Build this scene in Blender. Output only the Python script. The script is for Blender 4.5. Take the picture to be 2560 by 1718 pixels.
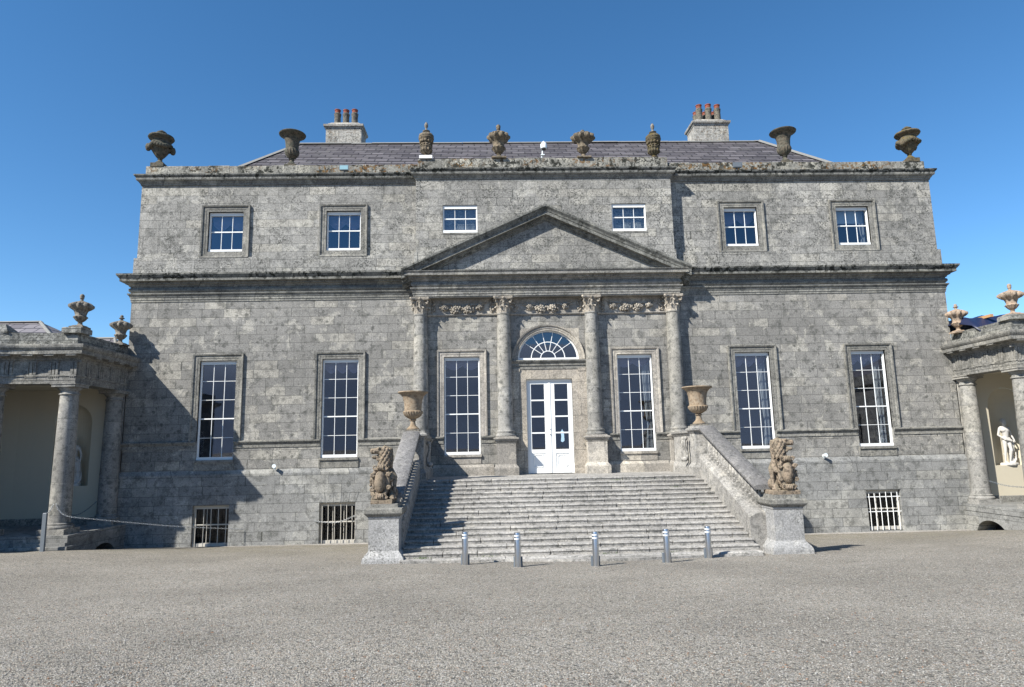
import bpy, bmesh, math, random
from math import sin, cos, pi, radians, sqrt, floor
from mathutils import Vector, Matrix, noise
import numpy as np

for o in list(bpy.data.objects): bpy.data.objects.remove(o)
scene = bpy.context.scene
COL = scene.collection
random.seed(7)

# ------------------------------------------------------------ camera, sky, sun, exposure
def basis(yaw, pitch, roll):
    fwd = Vector((sin(yaw)*cos(pitch), cos(yaw)*cos(pitch), sin(pitch)))
    r = Vector((cos(yaw), -sin(yaw), 0)); u = r.cross(fwd)
    return cos(roll)*r + sin(roll)*u, -sin(roll)*r + cos(roll)*u, fwd
CAM = dict(pos=(-2.9525, -33.4704, 3.6716), yaw=0.0334, pitch=0.1567, roll=-0.0209, f=1662.43/2560)
r_, u_, f_ = basis(CAM['yaw'], CAM['pitch'], CAM['roll'])
cd = bpy.data.cameras.new('camera'); cam = bpy.data.objects.new('camera', cd); COL.objects.link(cam)
m = Matrix.Identity(4)
for i in range(3):
    m[i][0] = r_[i]; m[i][1] = u_[i]; m[i][2] = -f_[i]; m[i][3] = CAM['pos'][i]
cam.matrix_world = m
cd.sensor_width = 36; cd.lens = 36*CAM['f']; cd.clip_end = 5000; cd.clip_start = 0.1
scene.camera = cam

SUN = Vector((-0.92, -0.68, 1.0)).normalized()
sun_el = math.asin(SUN.z)
world = bpy.data.worlds.new('World'); scene.world = world; world.use_nodes = True
wn = world.node_tree.nodes; wl = world.node_tree.links
sky = wn.new('ShaderNodeTexSky'); sky.sky_type = 'NISHITA'; sky.sun_disc = False
sky.sun_elevation = sun_el; sky.sun_rotation = math.atan2(SUN.x, SUN.y)
sky.altitude = 300; sky.air_density = 0.82; sky.dust_density = 0.0; sky.ozone_density = 2.6
bg = wn['Background']; bg.inputs['Strength'].default_value = 0.104
hs = wn.new('ShaderNodeHueSaturation'); hs.inputs['Saturation'].default_value = 1.22; hs.inputs['Hue'].default_value = 0.496
wl.new(sky.outputs[0], hs.inputs['Color']); wl.new(hs.outputs[0], bg.inputs[0])
sl = bpy.data.lights.new('sun', 'SUN'); sl.energy = 5.0; sl.angle = radians(0.53); sl.color = (1, 0.965, 0.90)
so = bpy.data.objects.new('sun', sl); COL.objects.link(so)
so.rotation_euler = SUN.to_track_quat('Z', 'Y').to_euler(); so.location = SUN*60
vs = scene.view_settings; vs.view_transform = 'Standard'; vs.look = 'None'; vs.gamma = 1; vs.exposure = 0.86
vs.use_curve_mapping = False

# ------------------------------------------------------------ helpers: node materials
class NT:
    def __init__(s, name):
        s.m = bpy.data.materials.new(name); s.m.use_nodes = True
        s.t = s.m.node_tree; s.t.nodes.clear()
        s.out = s.t.nodes.new('ShaderNodeOutputMaterial')
    def n(s, typ, ins=None, **kw):
        nd = s.t.nodes.new('ShaderNode'+typ)
        for k, v in kw.items(): setattr(nd, k, v)
        for k, v in (ins or {}).items():
            if isinstance(v, bpy.types.NodeSocket): s.t.links.new(v, nd.inputs[k])
            elif v is not None:
                if isinstance(v, (tuple, list)) and len(v) == 3 and nd.inputs[k].type == 'RGBA': v = (*v, 1)
                nd.inputs[k].default_value = v
        return nd
    def math(s, op, a, b=0.0, c=None, clamp=False):
        ins = {0: a, 1: b}
        if c is not None: ins[2] = c
        return s.n('Math', ins, operation=op, use_clamp=clamp).outputs[0]
    def mix(s, f, a, b, bt='MIX'):
        nd = s.t.nodes.new('ShaderNodeMix'); nd.data_type = 'RGBA'; nd.blend_type = bt
        for k, v in ((0, f), (6, a), (7, b)):
            if isinstance(v, bpy.types.NodeSocket): s.t.links.new(v, nd.inputs[k])
            else:
                if isinstance(v, (tuple, list)) and len(v) == 3: v = (*v, 1)
                nd.inputs[k].default_value = v
        return nd.outputs[2]
    def noise(s, vec, scale, detail=4, rough=0.55, dist=0.0):
        return s.n('TexNoise', {'Vector': vec, 'Scale': scale, 'Detail': detail, 'Roughness': rough, 'Distortion': dist}).outputs[0]
    def ramp(s, x, a, b, lo=0.0, hi=1.0):
        nd = s.n('MapRange', {'Value': x, 'From Min': a, 'From Max': b, 'To Min': lo, 'To Max': hi}); nd.interpolation_type = 'SMOOTHSTEP'
        return nd.outputs[0]
    def comb(s, x, y, z): return s.n('CombineXYZ', {0: x, 1: y, 2: z}).outputs[0]
    def finish(s, col, rough=0.9, bump=None, bs=0.3, bd=0.02, spec=0.25, metallic=0.0, **extra):
        ins = {'Base Color': col, 'Roughness': rough, 'Metallic': metallic, 'Specular IOR Level': spec}
        ins.update(extra)
        if bump is not None:
            b = s.n('Bump', {'Strength': bs, 'Distance': bd, 'Height': bump})
            ins['Normal'] = b.outputs[0]
        p = s.n('BsdfPrincipled', ins)
        s.t.links.new(p.outputs[0], s.out.inputs[0]); return s.m

def stone(name, base, blocks=(0.43, 1.05), var=0.28, dark=0.35, darkcol=(0.05, 0.052, 0.046), spots=0.0, pale=0.25,
          speck=0.3, speckscale=11, orange=0.0, black=0.0, blackz=None, mortar=0.5, bs=0.35, streak=0.15, cloud=1.3, zoff=0.0, warm=0.0, seed=0.0):
    t = NT(name)
    pos = t.n('NewGeometry').outputs['Position']
    off = t.n('VectorMath', {0: pos, 1: (seed*13.1, seed*7.7, seed*3.3)}, operation='ADD').outputs[0]
    sp = t.n('SeparateXYZ', {0: pos})
    X, Y, Z = sp.outputs
    col = t.n('RGB').outputs[0]; col.default_value = (*base, 1)
    hgt = None
    mort = None
    if blocks:
        ch, bl = blocks
        u = t.math('ADD', X, t.math('MULTIPLY', Y, 1.0))
        z = t.math('ADD', Z, 50+zoff)
        row = t.math('FLOOR', t.math('DIVIDE', z, ch))
        wnz = t.n('TexWhiteNoise', {'W': row}, noise_dimensions='1D').outputs['Value']
        u2 = t.math('ADD', u, t.math('MULTIPLY', wnz, bl))
        wob = t.noise(t.comb(t.math('MULTIPLY', u, 0.55), t.math('MULTIPLY', row, 5.37), 0.0), 1.0, 1)
        u3 = t.math('ADD', u2, t.math('MULTIPLY', wob, bl*1.3))
        wv = t.noise(pos, 2.2, 2)
        z2 = t.math('ADD', z, t.math('MULTIPLY', t.math('SUBTRACT', wv, 0.5), 0.02))
        bk = t.n('TexBrick', {'Vector': t.comb(u3, z2, 0.0), 'Color1': (0, 0, 0), 'Color2': (1, 1, 1), 'Mortar': (0.5, 0.5, 0.5),
             'Scale': 1.0, 'Mortar Size': 0.011, 'Mortar Smooth': 0.5, 'Bias': 0.0, 'Brick Width': bl, 'Row Height': ch},
             offset=0.0, offset_frequency=2, squash=1.0)
        rnd = bk.outputs[0]; mort = bk.outputs[1]
        g = t.math('ADD', 1-var/2, t.math('MULTIPLY', rnd, var))
        col = t.mix(1.0, col, t.comb(g, g, g), 'MULTIPLY')
        col = t.mix(t.math('MULTIPLY', t.ramp(rnd, 0.75, 0.95), 0.25), col, (base[0]*1.18, base[1]*1.1, base[2]*0.92))
    # broad clouds and pale patches
    n1 = t.noise(off, cloud*1.5, 7, 0.66, 0.3)
    if blocks: n1 = t.math('ADD', n1, t.math('MULTIPLY', t.math('SUBTRACT', rnd, 0.5), 0.14))
    col = t.mix(t.math('MULTIPLY', t.math('MULTIPLY', t.ramp(n1, 0.52, 0.58), t.ramp(t.noise(off, 0.4, 2), 0.36, 0.60, 0.35, 1.0)), pale*1.15), col, (min(1, base[0]*1.75), min(1, base[1]*1.72), min(1, base[2]*1.62)))
    lf = t.ramp(t.noise(off, 0.23, 3, 0.6), 0.35, 0.65, 0.86, 1.14)
    col = t.mix(1.0, col, t.comb(lf, lf, lf), 'MULTIPLY')
    n2 = t.noise(off, cloud*2.6, 8, 0.72, 0.2)
    col = t.mix(t.math('MULTIPLY', t.ramp(n2, 0.49, 0.62), dark), col, darkcol)
    # fine speckle of lichen
    n3 = t.noise(off, speckscale, 8, 0.72)
    n3b = t.noise(off, 0.9, 3)
    m3 = t.math('MULTIPLY', t.ramp(n3, 0.50, 0.60), t.ramp(n3b, 0.30, 0.66))
    col = t.mix(t.math('MULTIPLY', m3, speck), col, tuple(c*0.7 for c in darkcol))
    if spots > 0:
        dv = t.n('VectorMath', {0: off, 1: t.n('VectorMath', {0: t.n('TexNoise', {'Vector': off, 'Scale': 6.0, 'Detail': 3}).outputs['Color'], 'Scale': 0.18}, operation='SCALE').outputs[0]}, operation='ADD').outputs[0]
        vo = t.n('TexVoronoi', {'Vector': dv, 'Scale': 3.1, 'Randomness': 1.0})
        sel = t.ramp(t.n('SeparateXYZ', {0: vo.outputs['Color']}).outputs[0], 0.3, 0.4)
        rr = t.math('ADD', 0.24, t.math('MULTIPLY', t.n('SeparateXYZ', {0: vo.outputs['Color']}).outputs[1], 0.25))
        msk = t.math('MULTIPLY', sel, t.ramp(t.math('SUBTRACT', rr, vo.outputs['Distance']), 0.0, 0.14))
        reg = t.ramp(t.noise(off, 0.45, 2), 0.42, 0.56)
        col = t.mix(t.math('MULTIPLY', t.math('MULTIPLY', msk, reg), spots), col, tuple(c*1.1 for c in darkcol))
    if streak > 0:
        sv = t.comb(t.math('MULTIPLY', X, 2.6), t.math('MULTIPLY', Y, 2.6), t.math('MULTIPLY', Z, 0.22))
        n4 = t.noise(sv, 1.0, 5, 0.6)
        col = t.mix(t.math('MULTIPLY', t.ramp(n4, 0.5, 0.72), streak), col, darkcol)
    if black > 0:
        n5 = t.noise(off, 4.2, 6, 0.7, 0.5)
        n5b = t.noise(off, 0.6, 2)
        mb = t.math('MULTIPLY', t.math('MULTIPLY', t.ramp(n5, 0.475, 0.545), t.ramp(n5b, 0.36, 0.54)), black)
        if blackz: mb = t.math('MULTIPLY', mb, t.ramp(t.math('ADD', Z, t.math('MULTIPLY', n5, 0.5)), blackz, blackz+.25))
        col = t.mix(mb, col, (0.016, 0.018, 0.014))
    if orange > 0:
        n6 = t.noise(off, 5.5, 5, 0.65, 0.3); n6b = t.noise(off, 0.35, 2)
        m6 = t.math('MULTIPLY', t.ramp(n6, 0.52, 0.58), t.ramp(n6b, 0.4, 0.55))
        oc = t.mix(t.noise(off, 3.0), (0.12, 0.035, 0.012), (0.17, 0.11, 0.02))
        col = t.mix(t.math('MULTIPLY', m6, orange), col, oc)
    fine = t.noise(off, 38, 5, 0.75)
    fin2 = t.noise(off, 15, 6, 0.75)
    g2 = t.math('ADD', t.ramp(fine, 0.33, 0.67, 0.74, 1.24), t.ramp(fin2, 0.36, 0.64, -0.20, 0.20))
    col = t.mix(1.0, col, t.comb(g2, g2, g2), 'MULTIPLY')
    h = t.math('ADD', t.math('MULTIPLY', n3, 0.5), t.math('MULTIPLY', fine, 0.3))
    if mort is not None:
        col = t.mix(t.math('MULTIPLY', mort, mortar), col, tuple(c*0.8 for c in darkcol))
        h = t.math('SUBTRACT', h, t.math('MULTIPLY', mort, 1.2))
    return t.finish(col, 0.92, h, bs, 0.02)

def plain(name, col, rough=0.6, nz=0.08, scale=12, metallic=0.0, spec=0.4, bs=0.1, dirt=0.0, dirtcol=(0.1, 0.1, 0.09)):
    t = NT(name); pos = t.n('NewGeometry').outputs['Position']
    n = t.noise(pos, scale, 5, 0.6)
    g = t.math('ADD', 1-nz/2, t.math('MULTIPLY', n, nz))
    c = t.mix(1.0, (*col, 1), t.comb(g, g, g), 'MULTIPLY')
    if dirt: c = t.mix(t.math('MULTIPLY', t.ramp(t.noise(pos, 3.5, 6, 0.65), 0.5, 0.7), dirt), c, dirtcol)
    return t.finish(c, rough, n, bs, 0.01, spec=spec, metallic=metallic)

M = {}
M['wall_low'] = stone('lower ashlar', (0.238, 0.2289, 0.2096), blocks=(0.445, 1.15), var=0.2, dark=0.5, spots=0.6, pale=0.62, speck=0.45, speckscale=16, cloud=0.85, streak=0.15, mortar=0.72)
M['wall_base'] = stone('basement ashlar', (0.238, 0.2363, 0.2252), blocks=(0.44, 1.25), var=0.18, dark=0.5, spots=0.15, pale=0.4, speck=0.6, speckscale=15, cloud=1.3, mortar=0.8, zoff=0.2, seed=2)
M['wall_up'] = stone('upper ashlar', (0.2713, 0.2627, 0.2408), blocks=(0.44, 1.3), var=0.16, dark=0.5, spots=0.0, pale=0.4, speck=0.95, speckscale=12, cloud=1.1, streak=0.15, mortar=0.72, zoff=0.28, seed=4)
M['trim'] = stone('dressed stone trim', (0.2129, 0.2047, 0.1823), blocks=None, dark=0.55, pale=0.4, speck=0.7, speckscale=14, cloud=1.5, streak=0.3, seed=5)
M['trim_pale'] = stone('pale dressed stone', (0.3103, 0.2857, 0.2502), blocks=(3.0, 1.3), dark=0.3, pale=0.45, speck=0.35, speckscale=14, cloud=1.4, streak=0.1, seed=6)
M['door_stone'] = stone('warm door stone', (0.3813, 0.3393, 0.2826), blocks=(0.85, 0.9), var=0.2, dark=0.3, pale=0.3, speck=0.4, speckscale=14, cloud=1.5, streak=0.2, mortar=0.6, seed=16)
M['cornice'] = stone('mossy cornice stone', (0.2017, 0.1965, 0.1764), blocks=(3.0, 0.9), var=0.2, dark=0.5, pale=0.4, speck=0.6, speckscale=14, black=0.95, blackz=12.55, cloud=1.5, streak=0.35, mortar=0.8, zoff=1.0, seed=7)
M['top_cornice'] = stone('mossy top cornice stone', (0.2017, 0.1981, 0.1805), blocks=(3.0, 0.9), var=0.2, dark=0.5, pale=0.4, speck=0.6, speckscale=14, black=0.97, blackz=18.02, cloud=1.5, streak=0.35, mortar=0.8, zoff=1.0, seed=17)
M['rake'] = stone('raking cornice stone', (0.19, 0.188, 0.17), blocks=None, dark=0.55, pale=0.35, speck=0.7, speckscale=14, black=0.6, cloud=1.5, streak=0.3, seed=27)
M['entab'] = stone('entablature stone', (0.2384, 0.2292, 0.2079), blocks=(3.0, 1.1), var=0.12, dark=0.45, pale=0.4, speck=0.6, speckscale=14, black=0.25, cloud=1.6, streak=0.3, mortar=0.6, zoff=1.0, seed=8)
M['blocking'] = stone('lichened blocking course', (0.2755, 0.265, 0.2305), blocks=(2.0, 0.8), var=0.2, dark=0.3, pale=0.5, speck=0.9, speckscale=10, black=0.95, orange=0.85, cloud=1.6, mortar=0.6, zoff=1.2, seed=9)
M['parapet'] = stone('colonnade parapet stone', (0.2673, 0.2637, 0.2409), blocks=(0.25, 0.8), var=0.3, dark=0.6, pale=0.4, speck=0.9, speckscale=10, black=0.5, cloud=2.0, mortar=0.9, zoff=0.0, seed=23)
M['column'] = stone('column stone', (0.2582, 0.2483, 0.2269), blocks=(1.35, 30.0), var=0.1, dark=0.5, spots=0.6, pale=0.35, speck=0.55, speckscale=15, cloud=1.7, streak=0.2, mortar=0.5, seed=10)
M['step'] = stone('worn step stone', (0.3126, 0.2982, 0.2751), blocks=None, dark=0.5, pale=0.3, speck=0.6, speckscale=14, cloud=2.0, streak=0.0, seed=11)
M['stringer'] = stone('stair parapet stone', (0.2831, 0.2704, 0.2487), blocks=None, dark=0.45, pale=0.35, speck=0.55, speckscale=14, cloud=1.6, streak=0.15, seed=12)
M['rail'] = stone('rail coping stone', (0.1759, 0.1692, 0.164), blocks=None, dark=0.5, pale=0.3, speck=0.5, speckscale=14, cloud=2.4, streak=0.0, seed=13)
M['pedestal'] = stone('stone pedestal', (0.3356, 0.3309, 0.3208), blocks=None, dark=0.25, pale=0.3, speck=0.75, speckscale=16, cloud=1.2, streak=0.1, seed=14)
M['carve'] = stone('pale carved stone', (0.33, 0.2934, 0.2425), blocks=None, dark=0.35, pale=0.3, speck=0.35, cloud=3.0, streak=0.0, seed=15)
M['chimney'] = stone('chimney stone', (0.3241, 0.3117, 0.2826), blocks=(0.45, 1.0), dark=0.4, pale=0.3, speck=0.9, speckscale=12, orange=0.3, cloud=2.0, streak=0.3, seed=19)
M['lead'] = plain('roof flashing', (0.21, 0.205, 0.185), 0.7, 0.3, 4, dirt=0.5)
M['white'] = plain('white paint', (0.77, 0.77, 0.745), 0.45, 0.04, 8)
M['offwhite'] = plain('aged white paint', (0.50, 0.47, 0.41), 0.55, 0.1, 8)
M['beige'] = plain('cream render', (0.50, 0.45, 0.345), 0.85, 0.08, 1.2, dirt=0.12, dirtcol=(0.42, 0.38, 0.30))
M['marble'] = plain('white marble', (0.5, 0.48, 0.445), 0.6, 0.15, 6, dirt=0.3, dirtcol=(0.45, 0.42, 0.37))
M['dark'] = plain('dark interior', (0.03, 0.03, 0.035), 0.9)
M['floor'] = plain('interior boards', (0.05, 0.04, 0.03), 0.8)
M['curtain'] = plain('grey curtain cloth', (0.40, 0.39, 0.38), 0.9, 0.2, 6)
M['blind'] = plain('dark festoon blind', (0.16, 0.14, 0.19), 0.9, 0.2, 6)
M['paleblind'] = plain('pale roller blind', (0.45, 0.52, 0.55), 0.9)
M['steel'] = plain('brushed steel', (0.60, 0.61, 0.62), 0.28, 0.12, 30, metallic=1.0, spec=0.5)
M['band'] = plain('reflective white band', (0.62, 0.63, 0.64), 0.4)
M['iron'] = plain('grey painted iron', (0.12, 0.14, 0.16), 0.6, 0.2, 20)
M['chain'] = plain('galvanised chain', (0.42, 0.43, 0.43), 0.5, 0.2, 20, metallic=0.6)
M['plastic'] = plain('white plastic', (0.72, 0.77, 0.78), 0.4, 0.02)
M['lens'] = plain('dark lens', (0.03, 0.03, 0.03), 0.15)
M['floodglass'] = plain('floodlight glass', (0.25, 0.40, 0.44), 0.15, 0.05)
M['tarp'] = plain('navy tarpaulin', (0.012, 0.018, 0.05), 0.45, 0.3, 5, bs=0.5)
M['timber'] = plain('fresh timber', (0.45, 0.26, 0.12), 0.8, 0.3, 20)
M['paper'] = plain('blue paper note', (0.35, 0.50, 0.62), 0.8)
M['sett'] = stone('paving kerb stone', (0.3104, 0.2885, 0.2572), blocks=None, dark=0.25, pale=0.3, speck=0.5, cloud=2.0, streak=0.0, seed=18)

def lichened(name, base, c2, darkc, moss, ma, seed):
    t = NT(name); pos = t.n('NewGeometry').outputs['Position']
    p = t.n('VectorMath', {0: pos, 1: (seed*3.1, seed*5.7, seed)}, operation='ADD').outputs[0]
    c = t.mix(t.ramp(t.noise(p, 5, 5, 0.6), 0.4, 0.62), base, c2)
    c = t.mix(t.math('MULTIPLY', t.ramp(t.noise(p, 9, 6, 0.7), 0.48, 0.6), 0.75), c, darkc)
    nz = t.n('SeparateXYZ', {0: t.n('NewGeometry').outputs['Normal']}).outputs[2]
    c = t.mix(t.math('MULTIPLY', t.ramp(t.math('ADD', t.noise(p, 6, 4), t.math('MULTIPLY', nz, 0.25)), 0.58, 0.7), ma), c, moss)
    f = t.noise(p, 40, 4, 0.7)
    return t.finish(c, 0.93, t.math('ADD', f, t.noise(p, 12, 4)), 0.5, 0.02)
M['urn_dark'] = lichened('dark weathered urn stone', (0.125, 0.105, 0.078), (0.086, 0.086, 0.066), (0.03, 0.028, 0.022), (0.05, 0.055, 0.04), 0.8, 1)
M['urn_moss'] = lichened('mossy urn stone', (0.133, 0.105, 0.070), (0.094, 0.086, 0.055), (0.04, 0.034, 0.022), (0.10, 0.075, 0.018), 0.85, 2)
M['urn_brown'] = lichened('brown carved urn stone', (0.211, 0.168, 0.117), (0.140, 0.121, 0.090), (0.045, 0.038, 0.028), (0.07, 0.06, 0.035), 0.6, 3)
M['urn_warm'] = lichened('warm stone urn', (0.312, 0.242, 0.168), (0.250, 0.203, 0.148), (0.16, 0.11, 0.07), (0.2, 0.14, 0.08), 0.4, 4)
M['urn_pink'] = lichened('pinkish stone urn', (0.374, 0.281, 0.203), (0.296, 0.242, 0.187), (0.16, 0.12, 0.09), (0.3, 0.2, 0.13), 0.3, 5)
M['urn_grey'] = lichened('grey stone urn', (0.234, 0.215, 0.179), (0.172, 0.156, 0.129), (0.07, 0.06, 0.05), (0.12, 0.10, 0.08), 0.4, 6)
M['lion'] = lichened('brown lion stone', (0.255, 0.20, 0.145), (0.19, 0.155, 0.115), (0.06, 0.048, 0.036), (0.20, 0.17, 0.11), 0.35, 7)
M['pot'] = lichened('sooty chimney pot', (0.17, 0.155, 0.12), (0.13, 0.12, 0.10), (0.03, 0.03, 0.035), (0.1, 0.08, 0.06), 0.2, 8)
M['pot_red'] = lichened('terracotta pot rim', (0.27, 0.08, 0.05), (0.22, 0.07, 0.045), (0.12, 0.05, 0.04), (0.3, 0.15, 0.1), 0.2, 9)

def slate_mat():
    t = NT('purple roof slates'); pos = t.n('NewGeometry').outputs['Position']
    s = t.n('SeparateXYZ', {0: pos}); X, Y, Z = s.outputs
    v = t.math('MULTIPLY', Z, 1.0)
    wob = t.math('MULTIPLY', t.noise(t.comb(t.math('MULTIPLY', X, .3), Z, Y), 1.0, 2), 0.5)
    bk = t.n('TexBrick', {'Vector': t.comb(t.math('ADD', X, wob), t.math('ADD', v, t.math('MULTIPLY', wob, 0.25)), 0.0), 'Color1': (0, 0, 0), 'Color2': (1, 1, 1), 'Mortar': (0, 0, 0), 'Scale': 1.0,
        'Mortar Size': 0.03, 'Mortar Smooth': 0.3, 'Brick Width': 0.78, 'Row Height': 0.36}, offset=0.5)
    r = bk.outputs[0]
    c = t.mix(r, (0.105, 0.095, 0.102), (0.20, 0.183, 0.19))
    c = t.mix(t.math('MULTIPLY', t.ramp(t.noise(pos, 1.3, 6, 0.7), 0.5, 0.66), 0.45), c, (0.17, 0.165, 0.15))
    c = t.mix(t.math('MULTIPLY', bk.outputs[1], 0.85), c, (0.02, 0.018, 0.02))
    return t.finish(c, 0.62, t.math('SUBTRACT', t.math('MULTIPLY', r, 0.4), bk.outputs[1]), 0.7, 0.04, spec=0.4)
M['slate'] = slate_mat()

def glass_mat(nm='window glass', k=3.5):
    t = NT(nm)
    pos = t.n('NewGeometry').outputs['Position']
    b = t.n('Bump', {'Strength': 0.02, 'Distance': 0.02, 'Height': t.noise(pos, 2.4, 2)}).outputs[0]
    fr = t.n('Fresnel', {'IOR': 1.5, 'Normal': b}).outputs[0]
    fac = t.math('ADD', t.math('MULTIPLY', fr, k), 0.006*k, clamp=True)
    fac = t.math('MULTIPLY', fac, t.math('SUBTRACT', 1.0, t.n('NewGeometry').outputs['Backfacing']))
    tr = t.n('BsdfTransparent', {'Color': (0.86, 0.90, 0.93)})
    gl = t.n('BsdfGlossy', {'Color': (0.72, 0.76, 0.86), 'Roughness': 0.02, 'Normal': b})
    mx = t.n('MixShader', {0: fac, 1: tr.outputs[0], 2: gl.outputs[0]})
    t.t.links.new(mx.outputs[0], t.out.inputs[0]); return t.m
M['glass'] = glass_mat(); M['dull_glass'] = glass_mat('dull basement glass', 1.0)

def gravel_mat():
    t = NT('gravel ground'); pos = t.n('NewGeometry').outputs['Position']
    v1 = t.n('TexVoronoi', {'Vector': pos, 'Scale': 52.0, 'Randomness': 1.0})
    v2 = t.n('TexVoronoi', {'Vector': pos, 'Scale': 22.0, 'Randomness': 1.0})
    s1 = t.n('SeparateXYZ', {0: v1.outputs['Color']}); s2 = t.n('SeparateXYZ', {0: v2.outputs['Color']})
    c = t.mix(s1.outputs[0], (0.17, 0.156, 0.130), (0.47, 0.435, 0.37))
    c = t.mix(t.math('MULTIPLY', t.ramp(s1.outputs[1], 0.86, 0.92), 0.6), c, (0.30, 0.20, 0.12))
    c = t.mix(t.math('MULTIPLY', t.ramp(s2.outputs[1], 0.9, 0.93), 0.7), c, (0.38, 0.36, 0.33))
    c = t.mix(t.math('MULTIPLY', t.ramp(s2.outputs[2], 0.9, 0.93), 0.7), c, (0.06, 0.057, 0.052))
    c = t.mix(t.ramp(v1.outputs['Distance'], 0.42, 0.72, 0.0, 0.7), c, (0.05, 0.048, 0.043))  # crevice shade between the stones, painted into the colour
    n = t.noise(pos, 0.22, 5, 0.6); n2 = t.noise(pos, 1.5, 5, 0.6)
    n3 = t.noise(t.comb(t.math('MULTIPLY', t.n('SeparateXYZ', {0: pos}).outputs[0], .10), t.math('MULTIPLY', t.n('SeparateXYZ', {0: pos}).outputs[1], .9), 0.0), 1.0, 3)
    g = t.math('ADD', 0.33, t.math('MULTIPLY', n, 1.0)); g = t.math('ADD', g, t.math('MULTIPLY', n2, 0.30)); g = t.math('ADD', g, t.math('MULTIPLY', n3, 0.22))
    c = t.mix(1.0, c, t.comb(g, g, g), 'MULTIPLY')
    # faint ochre moss in the shelter of the house front
    Y = t.n('SeparateXYZ', {0: pos}).outputs[1]
    k = t.math('MULTIPLY', t.ramp(Y, -9.0, -1.0), t.ramp(n2, 0.35, 0.6))
    c = t.mix(t.math('MULTIPLY', k, 0.45), c, (0.17, 0.15, 0.09))
    h = t.math('ADD', t.math('MULTIPLY', v1.outputs['Distance'], -1.0), t.math('MULTIPLY', v2.outputs['Distance'], -0.8))
    h = t.math('ADD', h, t.noise(pos, 25, 3))
    return t.finish(c, 0.95, h, 0.8, 0.025)
M['gravel'] = gravel_mat()
def pebble_mat():
    t = NT('loose pebbles'); pos = t.n('NewGeometry').outputs['Position']
    v = t.n('TexVoronoi', {'Vector': pos, 'Scale': 14.0})
    s = t.n('SeparateXYZ', {0: v.outputs['Color']})
    c = t.mix(s.outputs[0], (0.13, 0.125, 0.11), (0.44, 0.42, 0.38))
    c = t.mix(t.ramp(s.outputs[1], 0.93, 0.95), c, (0.28, 0.17, 0.11))
    return t.finish(c, 0.9)
M['pebble'] = pebble_mat()
M['grass'] = plain('green weeds', (0.07, 0.13, 0.025), 0.8, 0.5, 20)

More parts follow.
